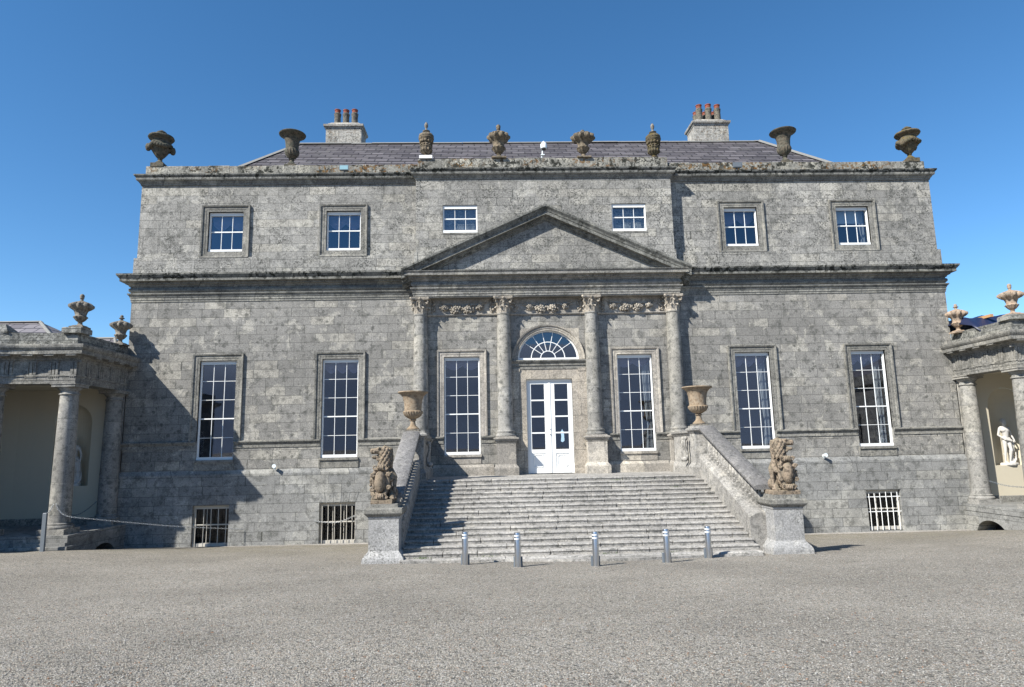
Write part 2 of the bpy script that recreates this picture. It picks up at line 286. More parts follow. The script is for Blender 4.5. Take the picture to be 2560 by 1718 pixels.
# ------------------------------------------------------------ helpers: geometry
class MB:
    def __init__(s): s.v = []; s.f = []
    def add(s, vs_, fs):
        b = len(s.v); s.v += [tuple(v) for v in vs_]; s.f += [tuple(i+b for i in f) for f in fs]; return s
    def box(s, x0, x1, y0, y1, z0, z1):
        v = [(x, y, z) for z in (z0, z1) for y in (y0, y1) for x in (x0, x1)]
        return s.add(v, [(0, 2, 3, 1), (4, 5, 7, 6), (0, 1, 5, 4), (2, 6, 7, 3), (0, 4, 6, 2), (1, 3, 7, 5)])
    def quad(s, a, b, c, d): return s.add([a, b, c, d], [(0, 1, 2, 3)])
    def rings(s, rings, close=True, cap0=True, cap1=True):
        n = len(rings[0]); vs_ = [p for r in rings for p in r]; fs = []
        for i in range(len(rings)-1):
            for j in range(n if close else n-1):
                a = i*n+j; b = i*n+(j+1) % n
                fs.append((a, b, b+n, a+n))
        if cap0: fs.append(tuple(reversed(range(n))))
        if cap1: fs.append(tuple(range((len(rings)-1)*n, len(rings)*n)))
        return s.add(vs_, fs)
    def rect(s, cx, cy, hx, hy, prof, cap0=True, cap1=True):     # prof: (offset, z)
        return s.rings([[(cx-hx-o, cy-hy-o, z), (cx+hx+o, cy-hy-o, z), (cx+hx+o, cy+hy+o, z), (cx-hx-o, cy+hy+o, z)] for o, z in prof], True, cap0, cap1)
    def lathe(s, cx, cy, prof, seg=24, lobes=0, amp=None, cap0=True, cap1=True, zo=0.0, sc=1.0, phase=0.0):
        R = []
        for k, (r, z) in enumerate(prof):
            a = amp[k] if amp else 0.0
            R.append([(cx+sc*r*(1+a*cos(lobes*2*pi*j/seg))*cos(2*pi*j/seg+phase), cy+sc*r*(1+a*cos(lobes*2*pi*j/seg))*sin(2*pi*j/seg+phase), zo+sc*z) for j in range(seg)])
        return s.rings(R, True, cap0, cap1)
    def ball(s, c, r, seg=8, rg=6, sx=1, sy=1, sz=1):
        prof = [[(c[0]+r*sx*sin(pi*i/rg)*cos(2*pi*j/seg), c[1]+r*sy*sin(pi*i/rg)*sin(2*pi*j/seg), c[2]-r*sz*cos(pi*i/rg)) for j in range(seg)] for i in range(1, rg)]
        return s.rings(prof)
    def tube(s, pts, rad, seg=8, caps=True):
        if not isinstance(rad, (list, tuple)): rad = [rad]*len(pts)
        pts = [Vector(p) for p in pts]; R = []
        for i, p in enumerate(pts):
            d = (pts[min(i+1, len(pts)-1)]-pts[max(i-1, 0)]).normalized()
            a = d.cross(Vector((0, 0, 1)) if abs(d.z) < .95 else Vector((1, 0, 0))).normalized(); b = d.cross(a)
            R.append([tuple(p+rad[i]*(cos(2*pi*j/seg)*a+sin(2*pi*j/seg)*b)) for j in range(seg)])
        return s.rings(R, True, caps, caps)
    def sweep(s, path, prof, fn=lambda a, b, h: (a, b, h), closed=False, caps=True):
        # path: 2-D points; prof: (offset to the right of travel, height)
        n = len(path); R = []
        for i in range(n):
            p = path[i]
            q = path[i-1] if (i > 0 or closed) else None
            r = path[(i+1) % n] if (i < n-1 or closed) else None
            def nrm(a, b):
                dx, dy = b[0]-a[0], b[1]-a[1]; L = math.hypot(dx, dy) or 1; return (dy/L, -dx/L)
            if q is None: mx = nrm(p, r)
            elif r is None: mx = nrm(q, p)
            else:
                n1, n2 = nrm(q, p), nrm(p, r); d = 1+n1[0]*n2[0]+n1[1]*n2[1]; mx = ((n1[0]+n2[0])/d, (n1[1]+n2[1])/d)
            R.append([fn(p[0]+mx[0]*o, p[1]+mx[1]*o, h) for o, h in prof])
        if closed: R.append(R[0])
        return s.rings(R, False, False, False) if (closed or not caps) else s.rings(R, False, True, True)
    def xf(s, mat):
        s.v = [tuple(mat @ Vector(v)) for v in s.v]; return s
    def build(s, name, mat, parent=None, smooth=False, angle=None):
        me = bpy.data.meshes.new(name); me.from_pydata(s.v, [], s.f); me.update()
        bm = bmesh.new(); bm.from_mesh(me); bmesh.ops.recalc_face_normals(bm, faces=bm.faces); bm.to_mesh(me); bm.free()
        me.materials.append(mat)
        if smooth:
            me.polygons.foreach_set('use_smooth', [True]*len(me.polygons))
            me.set_sharp_from_angle(angle=radians(angle or 40))
        o = bpy.data.objects.new(name, me); COL.objects.link(o)
        if parent: o.parent = parent; o.matrix_parent_inverse = parent.matrix_basis.inverted()
        return o

def tag(o, label=None, cat=None, group=None, kind=None):
    if label: o['label'] = label
    if cat: o['category'] = cat
    if group: o['group'] = group
    if kind: o['kind'] = kind
    return o
def thing(name, label, cat, loc=(0, 0, 0), group=None):
    o = bpy.data.objects.new(name, None); COL.objects.link(o); o.location = loc
    o.empty_display_size = 0.2
    return tag(o, label, cat, group)
def copy_part(o, parent):
    c = o.copy(); COL.objects.link(c); c.parent = parent
    for ch in list(o.children): copy_part(ch, c)
    return c
def dup(o, loc, label=None, rotz=None, scale=None):
    c = o.copy(); COL.objects.link(c); c.location = loc
    if rotz is not None: c.rotation_euler = (0, 0, rotz)
    if scale is not None: c.scale = scale
    if label: c['label'] = label
    for ch in list(o.children): copy_part(ch, c)
    return c

def wall_xz(mb, x0, x1, z0, z1, y, holes, depth=0.0):
    """front wall at Y=y with rectangular holes (x0,x1,z0,z1); reveals go back by depth"""
    xs = sorted({x0, x1, *[h[0] for h in holes], *[h[1] for h in holes]}); zs = sorted({z0, z1, *[h[2] for h in holes], *[h[3] for h in holes]})
    xs = [x for x in xs if x0 <= x <= x1]; zs = [z for z in zs if z0 <= z <= z1]
    for i in range(len(xs)-1):
        for j in range(len(zs)-1):
            cx, cz = (xs[i]+xs[i+1])/2, (zs[j]+zs[j+1])/2
            if any(h[0] < cx < h[1] and h[2] < cz < h[3] for h in holes): continue
            mb.quad((xs[i], y, zs[j]), (xs[i+1], y, zs[j]), (xs[i+1], y, zs[j+1]), (xs[i], y, zs[j+1]))
    for a, b, c, d in holes:
        c = max(c, z0); d = min(d, z1)
        yb = y+depth
        mb.quad((a, y, c), (a, yb, c), (a, yb, d), (a, y, d)); mb.quad((b, y, c), (b, y, d), (b, yb, d), (b, yb, c))
        if d < z1: mb.quad((a, y, d), (a, yb, d), (b, yb, d), (b, y, d))
        if c > z0: mb.quad((a, y, c), (b, y, c), (b, yb, c), (a, yb, c))
# ------------------------------------------------------------ ground
def sstep(a, b, x):
    t = max(0, min(1, (x-a)/(b-a))); return t*t*(3-2*t)
def gz(x, y):
    s = max(-y, 0)
    z = -0.75+0.0714*s-0.004*x
    if s > 60: z = -0.75+0.0714*60-0.004*x
    k = sstep(14, 20.5, abs(x))*(1-sstep(26, 60, abs(x)))
    z += k*0.056*min(s, 5)
    if y > 0: z = -0.75-0.004*x
    return z
def ground():
    xs = sorted(set([-2500, -900, -300, -120, -70]+[x for x in np.arange(-48, 48.1, 1.0)]+[70, 120, 300, 900, 2500]))
    ys = sorted(set([-2500, -900, -300, -120, -75]+[y for y in np.arange(-60, 4.1, 0.5)]+[20, 60, 200, 800, 2500]))
    g = MB()
    for y in ys:
        for x in xs:
            z = gz(max(-120, min(120, x)), y)
            if abs(x) < 45 and -59 < y < -0.6: z += 0.03*(noise.noise(Vector((x*.35, y*.35, 0)))) * min(1, (-0.6-y)/3)
            g.v.append((x, y, z))
    n = len(xs)
    for j in range(len(ys)-1):
        for i in range(n-1):
            g.f.append((j*n+i, j*n+i+1, (j+1)*n+i+1, (j+1)*n+i))
    tag(g.build('ground', M['gravel'], smooth=True), kind='structure')
ground()
def pebbles():
    rng = np.random.default_rng(3)
    N = 110000
    u = rng.random(N)
    Yp = -29.5+rng.random(N)**2.4*20.0
    Xp = -2.9+(rng.random(N)-.5)*2*(-(Yp)*0+1.2+(Yp+33.5)*0.85)
    keep = ~((np.abs(Xp) < 7.6) & (Yp > -11.4)); Xp = Xp[keep]; Yp = Yp[keep]; n = len(Xp)
    Zp = np.array([gz(a, b)+0.03*noise.noise(Vector((a*.35, b*.35, 0)))*min(1, (-0.6-b)/3) for a, b in zip(Xp, Yp)])
    R = 0.0055+0.009*rng.random(n)**3
    octv = np.array([(1, 0, 0), (0, 1, 0), (-1, 0, 0), (0, -1, 0), (0, 0, .8), (0, 0, -.5)], float)
    of = np.array([(0, 1, 4), (1, 2, 4), (2, 3, 4), (3, 0, 4), (1, 0, 5), (2, 1, 5), (3, 2, 5), (0, 3, 5)])
    V = octv[None]*(0.7+0.6*rng.random((n, 6, 3)))
    a = rng.random(n)*6.28; c, s = np.cos(a), np.sin(a)
    Vx = V[:, :, 0]*c[:, None]-V[:, :, 1]*s[:, None]; Vy = V[:, :, 0]*s[:, None]+V[:, :, 1]*c[:, None]
    P = np.stack([Xp[:, None]+R[:, None]*Vx*1.25, Yp[:, None]+R[:, None]*Vy, Zp[:, None]+R[:, None]*(V[:, :, 2]+.3)], -1).reshape(-1, 3)
    F = (of[None]+(np.arange(n)*6)[:, None, None]).reshape(-1, 3)
    me = bpy.data.meshes.new('gravel_stones')
    me.vertices.add(len(P)); me.vertices.foreach_set('co', P.ravel())
    me.loops.add(F.size); me.loops.foreach_set('vertex_index', F.ravel())
    me.polygons.add(len(F)); me.polygons.foreach_set('loop_start', np.arange(0, F.size, 3)); me.polygons.foreach_set('loop_total', np.full(len(F), 3))
    me.update(); me.validate(); me.materials.append(M['pebble'])
    o = bpy.data.objects.new('gravel_stones', me); COL.objects.link(o)
    tag(o, 'loose grey and brown pebbles scattered over the gravel forecourt', 'gravel', kind='stuff')
pebbles()

# ------------------------------------------------------------ the house
house = thing('country_house', 'grey stone country house with pediment, columns and slate roof', 'house', (0, 0, -0.75))
HW = 21.05; DEP = 15.0
XO, XM, XI = 16.55, 10.49, 4.40       # window axes
def sides(mb, x, y0, y1, z0, z1):      # both flank walls and the back
    for s in (-1, 1): mb.quad((s*x, y0, z0), (s*x, y1, z0), (s*x, y1, z1), (s*x, y0, z1))
    mb.quad((-x, y1, z0), (x, y1, z0), (x, y1, z1), (-x, y1, z1))
# basement storey
b = MB(); bw = [(s*c-0.87, s*c+0.87, -0.70, 1.25) for c in (XO, XM) for s in (-1, 1)]
wall_xz(b, -HW-.1, HW+.1, -1.6, 2.72, -0.10, bw+[(-1.92, 1.92, 2.38, 2.8)], 0.45); sides(b, HW+.1, -0.1, DEP+.1, -1.6, 2.72)
for pth in ([(-HW, DEP), (-HW, 0), (-1.9, 0)], [(1.9, 0), (HW, 0), (HW, DEP)]): b.sweep(pth, [(0.10, 2.72), (0.0, 2.92), (-.1, 2.92)])
b.build('basement_wall', M['wall_base'], house)
for a, c, t_ in ((-HW-.3, -7.4, -.66), (7.9, HW+.3, -.75)): b = MB(); b.box(a, c, -0.42, -0.12, -1.6, t_); b.build('base_kerb', M['sett'], house)
# principal storey
b = MB(); holes = [(s*c-0.9, s*c+0.9, 3.42, 8.32) for c in (XO, XM, XI) for s in (-1, 1)]
holes += [(-1.6, 1.6, 8.08, 9.72), (-1.16, 1.16, 2.40, 7.16)]
wall_xz(b, -HW, HW, 2.92, 11.42, 0.0, holes, 0.40)
sides(b, HW, 0, DEP, 2.92, 11.42)
b.build('main_wall', M['wall_low'], house)
# the door hole must be open below z=2.92 too: basement wall is hidden behind the landing, the door starts on it
# string course broken at the windows
edges = [-HW]
for c in (-XO, -XM, -XI, XI, XM, XO): edges += [c-0.93, c+0.93]
edges += [HW]
for i in range(0, len(edges), 2):
    a, c = edges[i], edges[i+1]
    if a < 0 < c:
        segs = [(a, -1.95), (1.95, c)]
    else: segs = [(a, c)]
    for a2, c2 in segs:
        sc = MB(); sc.sweep([(a2, 0), (c2, 0)], [(-.05, 3.98), (0.035, 3.98), (0.035, 4.14), (0.07, 4.17), (0.10, 4.24), (0.13, 4.25), (0.13, 4.31), (0.0, 4.35), (-.05, 4.35)]); sc.build('string_course', M['trim'], house)
# entablature all round
ENT = [(-.1, 11.36), (0.03, 11.36), (0.03, 11.47), (0.055, 11.47), (0.055, 11.60), (0.08, 11.60), (0.09, 11.66), (0.16, 11.74), (0.17, 11.80), (0.05, 11.82), (0.05, 11.86),
       (0.11, 11.90), (0.135, 11.97), (0.12, 12.05), (0.06, 12.09), (0.06, 12.13), (0.11, 12.15), (0.14, 12.22), (0.24, 12.26), (0.24, 12.34), (0.26, 12.36),
       (0.44, 12.37), (0.44, 12.52), (0.47, 12.53), (0.50, 12.58), (0.56, 12.66), (0.57, 12.74), (0.0, 12.83), (-.1, 12.83)]
b = MB(); b.sweep([(-HW, DEP), (-HW, 0), (HW, 0), (HW, DEP)], ENT)
b.build('main_cornice', M['cornice'], house)
# upper storey
b = MB(); uh = [(s*c-0.89, s*c+0.89, 14.00, 16.14) for c in (XO, XM) for s in (-1, 1)]
UX = 20.97
wall_xz(b, -UX, UX, 12.8, 17.70, 0.08, uh, 0.40); sides(b, UX, 0.08, DEP, 12.8, 17.7)
b.sweep([(-UX-.11, DEP), (-UX-.11, -0.02), (UX+.11, -0.02), (UX+.11, DEP)], [(0.0, 12.75), (0.0, 13.68), (-.13, 13.72)])
b.build('upper_wall', M['wall_up'], house)
b = MB(); ch = [(s*XI-0.90, s*XI+0.90, 14.72, 16.22) for s in (-1, 1)]
wall_xz(b, -6.68, 6.68, 12.8, 17.70, -0.45, ch, 0.45)
for s in (-1, 1): b.quad((s*6.68, -0.45, 12.8), (s*6.68, 0.1, 12.8), (s*6.68, 0.1, 17.7), (s*6.68, -0.45, 17.7))
for s in (-1, 1): b.box(min(s*6.6, s*6.76), max(s*6.6, s*6.76), -0.47, 0.0, 12.75, 13.7)
b.build('centre_upper_wall', M['wall_up'], house)
# top cornice and blocking course
TOP = [(-.1, 17.60), (0.03, 17.60), (0.05, 17.68), (0.09, 17.72), (0.12, 17.78), (0.20, 17.83), (0.22, 17.88), (0.22, 17.98), (0.25, 18.00), (0.30, 18.07), (0.31, 18.13), (0.0, 18.22), (-.1, 18.22)]
b = MB(); path = [(-UX, DEP), (-UX, 0.05), (-6.68, 0.05), (-6.68, -0.45), (6.68, -0.45), (6.68, 0.05), (UX, 0.05), (UX, DEP)]
b.sweep(path, TOP); b.build('top_cornice', M['top_cornice'], house)
b = MB(); rng = random.Random(5)
def blockrow(x0, x1, yf, z0, z1):
    x = x0
    while x < x1-0.05:
        w = min(rng.uniform(.75, 1.35), x1-x)
        if x1-(x+w) < .4: w = x1-x
        dz = rng.uniform(-.02, .02); dy = rng.uniform(-.012, .012)
        b.rings([[(x+.006+e, yf+dy+e, z), (x+w-.006-e, yf+dy+e, z), (x+w-.006-e, yf+.55-e, z), (x+.006+e, yf+.55-e, z)] for z, e in ((z0, 0), (z1+dz-.03, 0), (z1+dz, .03))])
        x += w
blockrow(-UX+.12, -6.6, 0.10, 18.15, 18.70); blockrow(6.6, UX-.12, 0.10, 18.15, 18.70); blockrow(-6.6, 6.6, -0.40, 18.15, 18.80)
for s in (-1, 1): b.box(min(s*(UX-.7), s*(UX-.12)), max(s*(UX-.7), s*(UX-.12)), .66, DEP, 18.15, 18.69)
b.build('blocking_course', M['blocking'], house)

# ---- windows
def xz(y0):   # map a path in the wall plane: a = x, b = z, h = projection towards the viewer
    return lambda a, b_, h: (a, y0-h, b_)
def sash(win, cx, z0, z1, hw, y, cols, rows, meet, mat='white', glass='glass'):
    f = MB(); fw = 0.065
    # fixed box frame
    f.sweep([(cx-hw, z0), (cx-hw, z1), (cx+hw, z1), (cx+hw, z0)], [(0.0, 0.0), (0.0, 0.12), (0.035, 0.12), (0.035, 0.055), (fw, 0.055), (fw, 0.0)], xz(y), closed=True)
    f.box(cx-hw, cx+hw, y-.16, y, z0-.02, z0+.13)
    bw_, iw = 0.0115, (hw-fw)
    for i in range(1, cols):
        x = cx-iw+2*iw*i/cols; f.box(x-bw_, x+bw_, y-.045, y, z0+.1, z1-fw+.01)
    zz = [z0+.13+(z1-fw-z0-.13)*k/rows for k in range(rows+1)]
    for k in range(1, rows):
        t = 0.028 if k == meet else bw_
        f.box(cx-iw, cx+iw, y-(.062 if k == meet else .041), y+.002, zz[k]-t, zz[k]+t)
    f.box(cx-hw+.005, cx+hw-.005, y-.11, y-.05, z1-.17, z1-.01)
    f.build('sash_frame', M[mat], win)
    g = MB(); g.box(cx-iw-.01, cx+iw+.01, y-.022, y-.016, z0+.12, z1-fw+.01)
    g.build('glass', M[glass], win)
def surround(win_mb, cx, z0, z1, hw, y, closed):
    P = [(0.0, -.22), (0.0, 0.035), (0.11, 0.035), (0.12, 0.05), (0.235, 0.05), (0.245, 0.06), (0.27, 0.105), (0.345, 0.12), (0.35, -.02)]
    # travelling so that the outside of the opening lies to the right
    path = [(cx+hw, z0), (cx+hw, z1), (cx-hw, z1), (cx-hw, z0)]
    win_mb.sweep(path, P, xz(y), closed=closed)
rngc = random.Random(11)
def curtain(win, cx, z0, z1, side, y=0.55, w=0.42):
    c = MB(); n = 26; rows = 9; R = []
    for k in range(rows):
        v = k/(rows-1); z = z0+(z1-z0)*v
        ww = w*(0.55+0.45*abs(v-.25)**.6/.8) if v < .9 else w
        R.append([(cx+side*(0.86-ww*i/(n-1)), y+.05*sin(i*1.35+v*.6), z) for i in range(n)])
    c.rings(R, False, False, False); o = c.build('curtain', M['curtain'], win, smooth=True, angle=80)
def blind(win, cx, z1, drop, y=0.5, scal=3, mat='blind'):
    c = MB(); n = 37; R = []
    for k in range(7):
        v = k/6; row = []
        for i in range(n):
            t = i/(n-1); d = drop*(0.62+0.38*abs(sin(pi*scal*t))) if scal else drop
            row.append((cx-.86+1.72*t, y+.05*sin(v*9)*(1 if scal else 0), z1-d*v))
        R.append(row)
    c.rings(R, False, False, False); c.build('window_blind', M[mat], win, smooth=True, angle=80)

def label_part(o, s): o['label'] = s
for s in (-1, 1):
    for c in (XO, XM):
        cx = s*c
        # basement window
        w = MB(); w.box(cx-.92, cx+.92, -.125, .02, -.80, -.70); win = w.build('basement_window', M['wall_base'], house); w = MB()
        for k in range(-2, 3):   # splayed lintel joints cut as thin raised voussoirs
            x = cx+k*.36; w.rings([[(x-.165, -.112, 1.27), (x+.165, -.112, 1.27), (x+.165+.05*k+.03, -.112, 1.75), (x-.165+.05*k-.03, -.112, 1.75)], [(x-.165, -.05, 1.27), (x+.165, -.05, 1.27), (x+.165+.05*k+.03, -.05, 1.75), (x-.165+.05*k-.03, -.05, 1.75)]])
        w.build('lintel', M['wall_base'], win)
        sash(win, cx, -.66, 1.25, .87, 0.22, 3, 2, 1, 'offwhite', 'dull_glass')
        g = MB()
        for k in range(6 if cx > 0 or c == XM else 5):
            n = 6 if cx > 0 or c == XM else 5
            x = cx-.72+1.44*k/(n-1)+rngc.uniform(-.02, .02)
            g.tube([(x, -.03, -.70), (x+.01, -.035, .3), (x, -.03, 1.12+rngc.uniform(-.05, .05))], .018, 6)
        for z in (.35,) if cx < 0 else (.92, .2): g.box(cx-.87, cx+.87, -.02, -.002, z-.02, z+.02)
        g.build('window_bars', M['white' if cx > 0 else 'offwhite'], win)
        # principal window
        w = MB(); surround(w, cx, 4.33, 8.32, .90, 0.0, False)
        w.box(cx-.95, cx+.95, -.10, .1, 3.30, 3.42); w.box(cx-.90, cx+.90, -.035, .05, 2.93, 3.30)
        for q in (-1, 1): w.box(min(cx+q*.90, cx+q*.97), max(cx+q*.90, cx+q*.97), -.05, .1, 2.93, 3.30)
        win = w.build('window', M['trim'], house)
        sash(win, cx, 3.43, 8.31, .895, 0.22, 3, 5, 2)
        if cx > 0 or c == XM: blind(win, cx, 8.25, .62)
        if cx > 0:
            curtain(win, cx, 3.5, 8.2, 1); 
        # upper window
        w = MB(); surround(w, cx, 14.0, 16.14, .89, 0.08, True)
        win = w.build('window', M['trim'], house)
        sash(win, cx, 14.01, 16.13, .885, 0.30, 3, 2, 1)
        if cx == XO: blind(win, cx, 16.1, .75, .6, 0, 'paleblind'); curtain(win, cx, 14.1, 16.1, 1, .62, .3)
        else: blind(win, cx, 16.1, .8, .6, 2)
    cx = s*XI
    w = MB(); surround(w, cx, 4.33, 8.32, .90, 0.0, False)
    w.box(cx-.95, cx+.95, -.10, .1, 3.30, 3.42); w.box(cx-.92, cx+.92, -.035, .05, 2.97, 3.30)
    win = w.build('window', M['trim_pale'], house)
    sash(win, cx, 3.43, 8.31, .895, 0.22, 3, 5, 2)
    blind(win, cx, 8.25, .55, .5, 2)
    if cx > 0: curtain(win, cx, 3.5, 8.2, 1); curtain(win, cx, 6.0, 8.2, -1, .56, .25)
    w = MB(); w.box(cx-.92, cx+.92, -.47, -.1, 14.62, 14.715)
    win = w.build('window', M['trim'], house)
    sash(win, cx, 14.73, 16.20, .89, -.27, 3, 2, 1)
    blind(win, cx, 16.2, .55, .3, 0)

# ---- doorway: arched fanlight over double doors
w = MB(); R1 = 1.56; AZ = 8.10; AY = .97
# spandrels that turn the square hole into a half circle
for s in (-1, 1):
    n = 16; top = 9.73
    for i in range(n):
        a0, a1 = pi/2*i/n, pi/2*(i+1)/n
        p0 = (s*R1*cos(a0), AZ+R1*AY*sin(a0)); p1 = (s*R1*cos(a1), AZ+R1*AY*sin(a1))
        q0 = (s*1.62, p0[1]) ; q1 = (s*1.62, p1[1])
        w.quad((p0[0], .003, p0[1]), (q0[0], .003, q0[1]), (q1[0], .003, q1[1]), (p1[0], .003, p1[1]))
        w.quad((p0[0], .003, p0[1]), (p1[0], .003, p1[1]), (p1[0], .4, p1[1]), (p0[0], .4, p0[1]))
    w.quad((0, .003, AZ+R1*AY), (s*1.62, .003, AZ+R1*AY), (s*1.62, .003, top), (0, .003, top))
# archivolt
arc = [(-(R1)*cos(pi*i/40)*-1, AZ+R1*AY*sin(pi*i/40)) for i in range(41)]
w.sweep(arc, [(0.0, -.15), (0.0, .05), (.09, .05), (.10, .075), (.2, .075), (.22, .13), (.29, .15), (.30, -.02)], xz(0.0))
fan = w.build('arched_doorway', M['trim_pale'], house)
w = MB()
w.sweep([(-1.92, 0), (1.92, 0)], [(-.05, 7.62), (.06, 7.62), (.06, 7.78), (.10, 7.80), (.10, 7.90), (.16, 7.96), (.20, 8.02), (.20, 8.08), (-.05, 8.10)])
w.build('impost', M['trim'], fan)
w = MB()
for s in (-1, 1):
    w.box(min(s*1.16, s*1.50), max(s*1.16, s*1.50), -.05, .3, 2.40, 7.12+.34); w.box(min(s*1.50, s*1.90), max(s*1.50, s*1.90), -.085, .1, 2.40, 7.66)
    w.box(min(s*1.48, s*1.93), max(s*1.48, s*1.93), -.11, .05, 7.50, 7.655)
w.box(-1.16, 1.16, -.05, .3, 7.12, 7.46); w.box(-1.50, 1.50, -.03, .2, 7.46, 7.655)
w.build('door_surround', M['door_stone'], fan)
# glazing of the fanlight
w = MB(); arc2 = [(1.56*cos(pi*i/40), AZ+.02+1.56*AY*sin(pi*i/40)) for i in range(41)]
w.sweep(arc2, [(-.08, 0.0), (-.08, .1), (0.01, .1), (0.01, 0.0)], xz(.2))
w.box(-1.56, 1.56, .08, .2, AZ, AZ+.11)
for rr, t in ((.38, .02), (.86, .02)):
    aa = [(rr*cos(pi*i/24), AZ+.1+rr*AY*sin(pi*i/24)) for i in range(25)]
    w.sweep(aa, [(-t, 0.0), (-t, .05), (t, .05), (t, 0.0)], xz(.19))
for k in range(1, 8):
    if k in (0, 8): continue
    a = pi*(k)/8*1.0
    if k == 4: pass
for k in range(8):
    a = pi*(k+.5)/8*0.98+.03
    for r0, r1 in ((.38, 1.5),):
        p = [(r0*cos(a), AZ+.1+r0*AY*sin(a)), (r1*cos(a), AZ+.1+r1*AY*sin(a)*.98)]
        if 0 < k < 7: w.sweep(p, [(-.014, 0.0), (-.014, .045), (.014, .045), (.014, 0.0)], xz(.188))
fl = w.build('fanlight', M['white'], fan)
w = MB(); w.rings([[(1.52*cos(pi*i/40), y, AZ+.1+1.45*AY*sin(pi*i/40)) for i in range(41)] for y in (.17, .176)]); w.build('glass', M['glass'], fan)
# doors
w = MB(); y = .12
w.box(-1.16, 1.16, y-.02, y+.14, 6.98, 7.12); 
for s in (-1, 1): w.box(min(s*1.04, s*1.16), max(s*1.04, s*1.16), y-.02, y+.14, 2.42, 6.98)
w.build('door_frame', M['white'], fan)
for s in (-1, 1):
    w = MB(); x0, x1 = sorted((s*.012, s*1.04)); y = .16
    gx0, gx1 = sorted((s*.26, s*.93))
    for a, c in ((x0, gx0), (gx1, x1)): w.box(a, c, y-.06, y, 2.43, 6.97)
    w.box(gx0, gx1, y-.06, y, 6.87, 6.97); w.box(gx0, gx1, y-.06, y, 3.40, 3.60); w.box(gx0, gx1, y-.06, y, 2.43, 2.66)
    for k in range(1, 4):
        z = 3.60+(6.87-3.60)*k/4; w.box(gx0, gx1, y-.05, y, z-.035, z+.035)
    w.box(gx0, gx1, y-.03, y, 2.66, 3.40)
    # raised panel with notched corners
    a, c, d, e = gx0+.07, gx1-.07, 2.74, 3.32; k = .07
    oc = [(a+k, d), (c-k, d), (c-k, d+k), (c, d+k), (c, e-k), (c-k, e-k), (c-k, e), (a+k, e), (a+k, e-k), (a, e-k), (a, d+k), (a+k, d+k)]
    w.sweep(oc, [(-.02, .0), (-.02, .012), (.0, .028), (.02, .012), (.02, 0)], xz(y-.03), closed=True)
    if s < 0: w.box(-.045, .045, y-.085, y-.055, 2.44, 6.96)
    dr = w.build('door', M['white'], fan)
    g = MB(); g.box(gx0-.01, gx1+.01, y-.03, y-.024, 3.58, 6.89); g.build('glass', M['glass'], fan)
    if s < 0:
        g = MB(); g.ball((.0, y-.10, 4.33), .03); g.ball((0, y-.1, 4.6), .022); g.build('door_knob', M['iron'], fan)
g = MB()
g.add([(.52, .118, 3.98), (.62, .118, 3.94), (.70, .118, 4.02), (.68, .118, 4.45), (.63, .118, 4.52), (.60, .118, 4.60), (.57, .118, 4.52), (.51, .118, 4.46), (.55, .118, 4.25)], [tuple(range(9))])
g.v += [(x, .12, z) for x, _, z in g.v]; g.f += [tuple(reversed(range(9, 18)))]+[(i, (i+1) % 9, (i+1) % 9+9, i+9) for i in range(9)]
g.build('paper_notice', M['paper'], fan)
g = MB()
for z in (4.05, 3.72): g.tube([(1.72, -.09, z), (1.66, -.16, z+.1), (1.60, -.17, z+.12)], .015, 6)
g.build('hook', M['iron'], fan)

# plinth course of the recessed wall on the landing
for s in (-1, 1):
    w = MB(); w.sweep([(2.85, 0), (5.86, 0)] if s > 0 else [(-5.86, 0), (-2.85, 0)], [(-.1, 2.2), (.16, 2.2), (.16, 2.80), (.04, 2.94), (-.1, 2.94)]); w.build('wall_plinth', M['trim_pale'], house)

# ---- portico
CX = (-6.45, -2.24, 2.24, 6.45); CY = -0.20
shaft = [(.385+0*0, 4.62)]
prof_shaft = [(.405, 4.60), (.395, 4.63), (.38, 4.70)]+[(.38-.055*(t**1.8), 4.70+5.68*t) for t in [i/14 for i in range(1, 15)]]+[(.355, 10.42), (.355, 10.47)]
prof_base = [(.47, 4.27), (.485, 4.27), (.50, 4.31), (.485, 4.37), (.45, 4.39), (.425, 4.43), (.44, 4.47), (.455, 4.50), (.445, 4.55), (.41, 4.58), (.40, 4.605)]
def leaf(mb, ang, r0, r1, z0, z1, w, cx, cy, curl=.10):
    n = 7; R = []
    ca, sa = cos(ang), sin(ang)
    for i in range(n+1):
        t = i/n
        z = z0+(z1-z0)*min(1, t*1.18)-(.09*(max(0, t-.8)/.2)**2)
        r = r0+(r1-r0)*t**3+curl*max(0, t-.62)/.38
        ww = w*(0.75+.35*sin(pi*t))*(1-t**6*.75)
        row = []
        for j, u in enumerate((-1, -.5, 0, .5, 1)):
            uu = u*ww*(1+.18*sin(i*3.1+j)); rr = r-abs(u)*.03+(.02 if j == 2 else 0)
            row.append((cx+ca*rr-sa*uu, cy+sa*rr+ca*uu, z))
        R.append(row)
    back = [[(x-ca*.035, y_-sa*.035, z) for x, y_, z in row] for row in R]
    loop = [a+list(reversed(b_)) for a, b_ in zip(R, back)]
    mb.rings(loop)
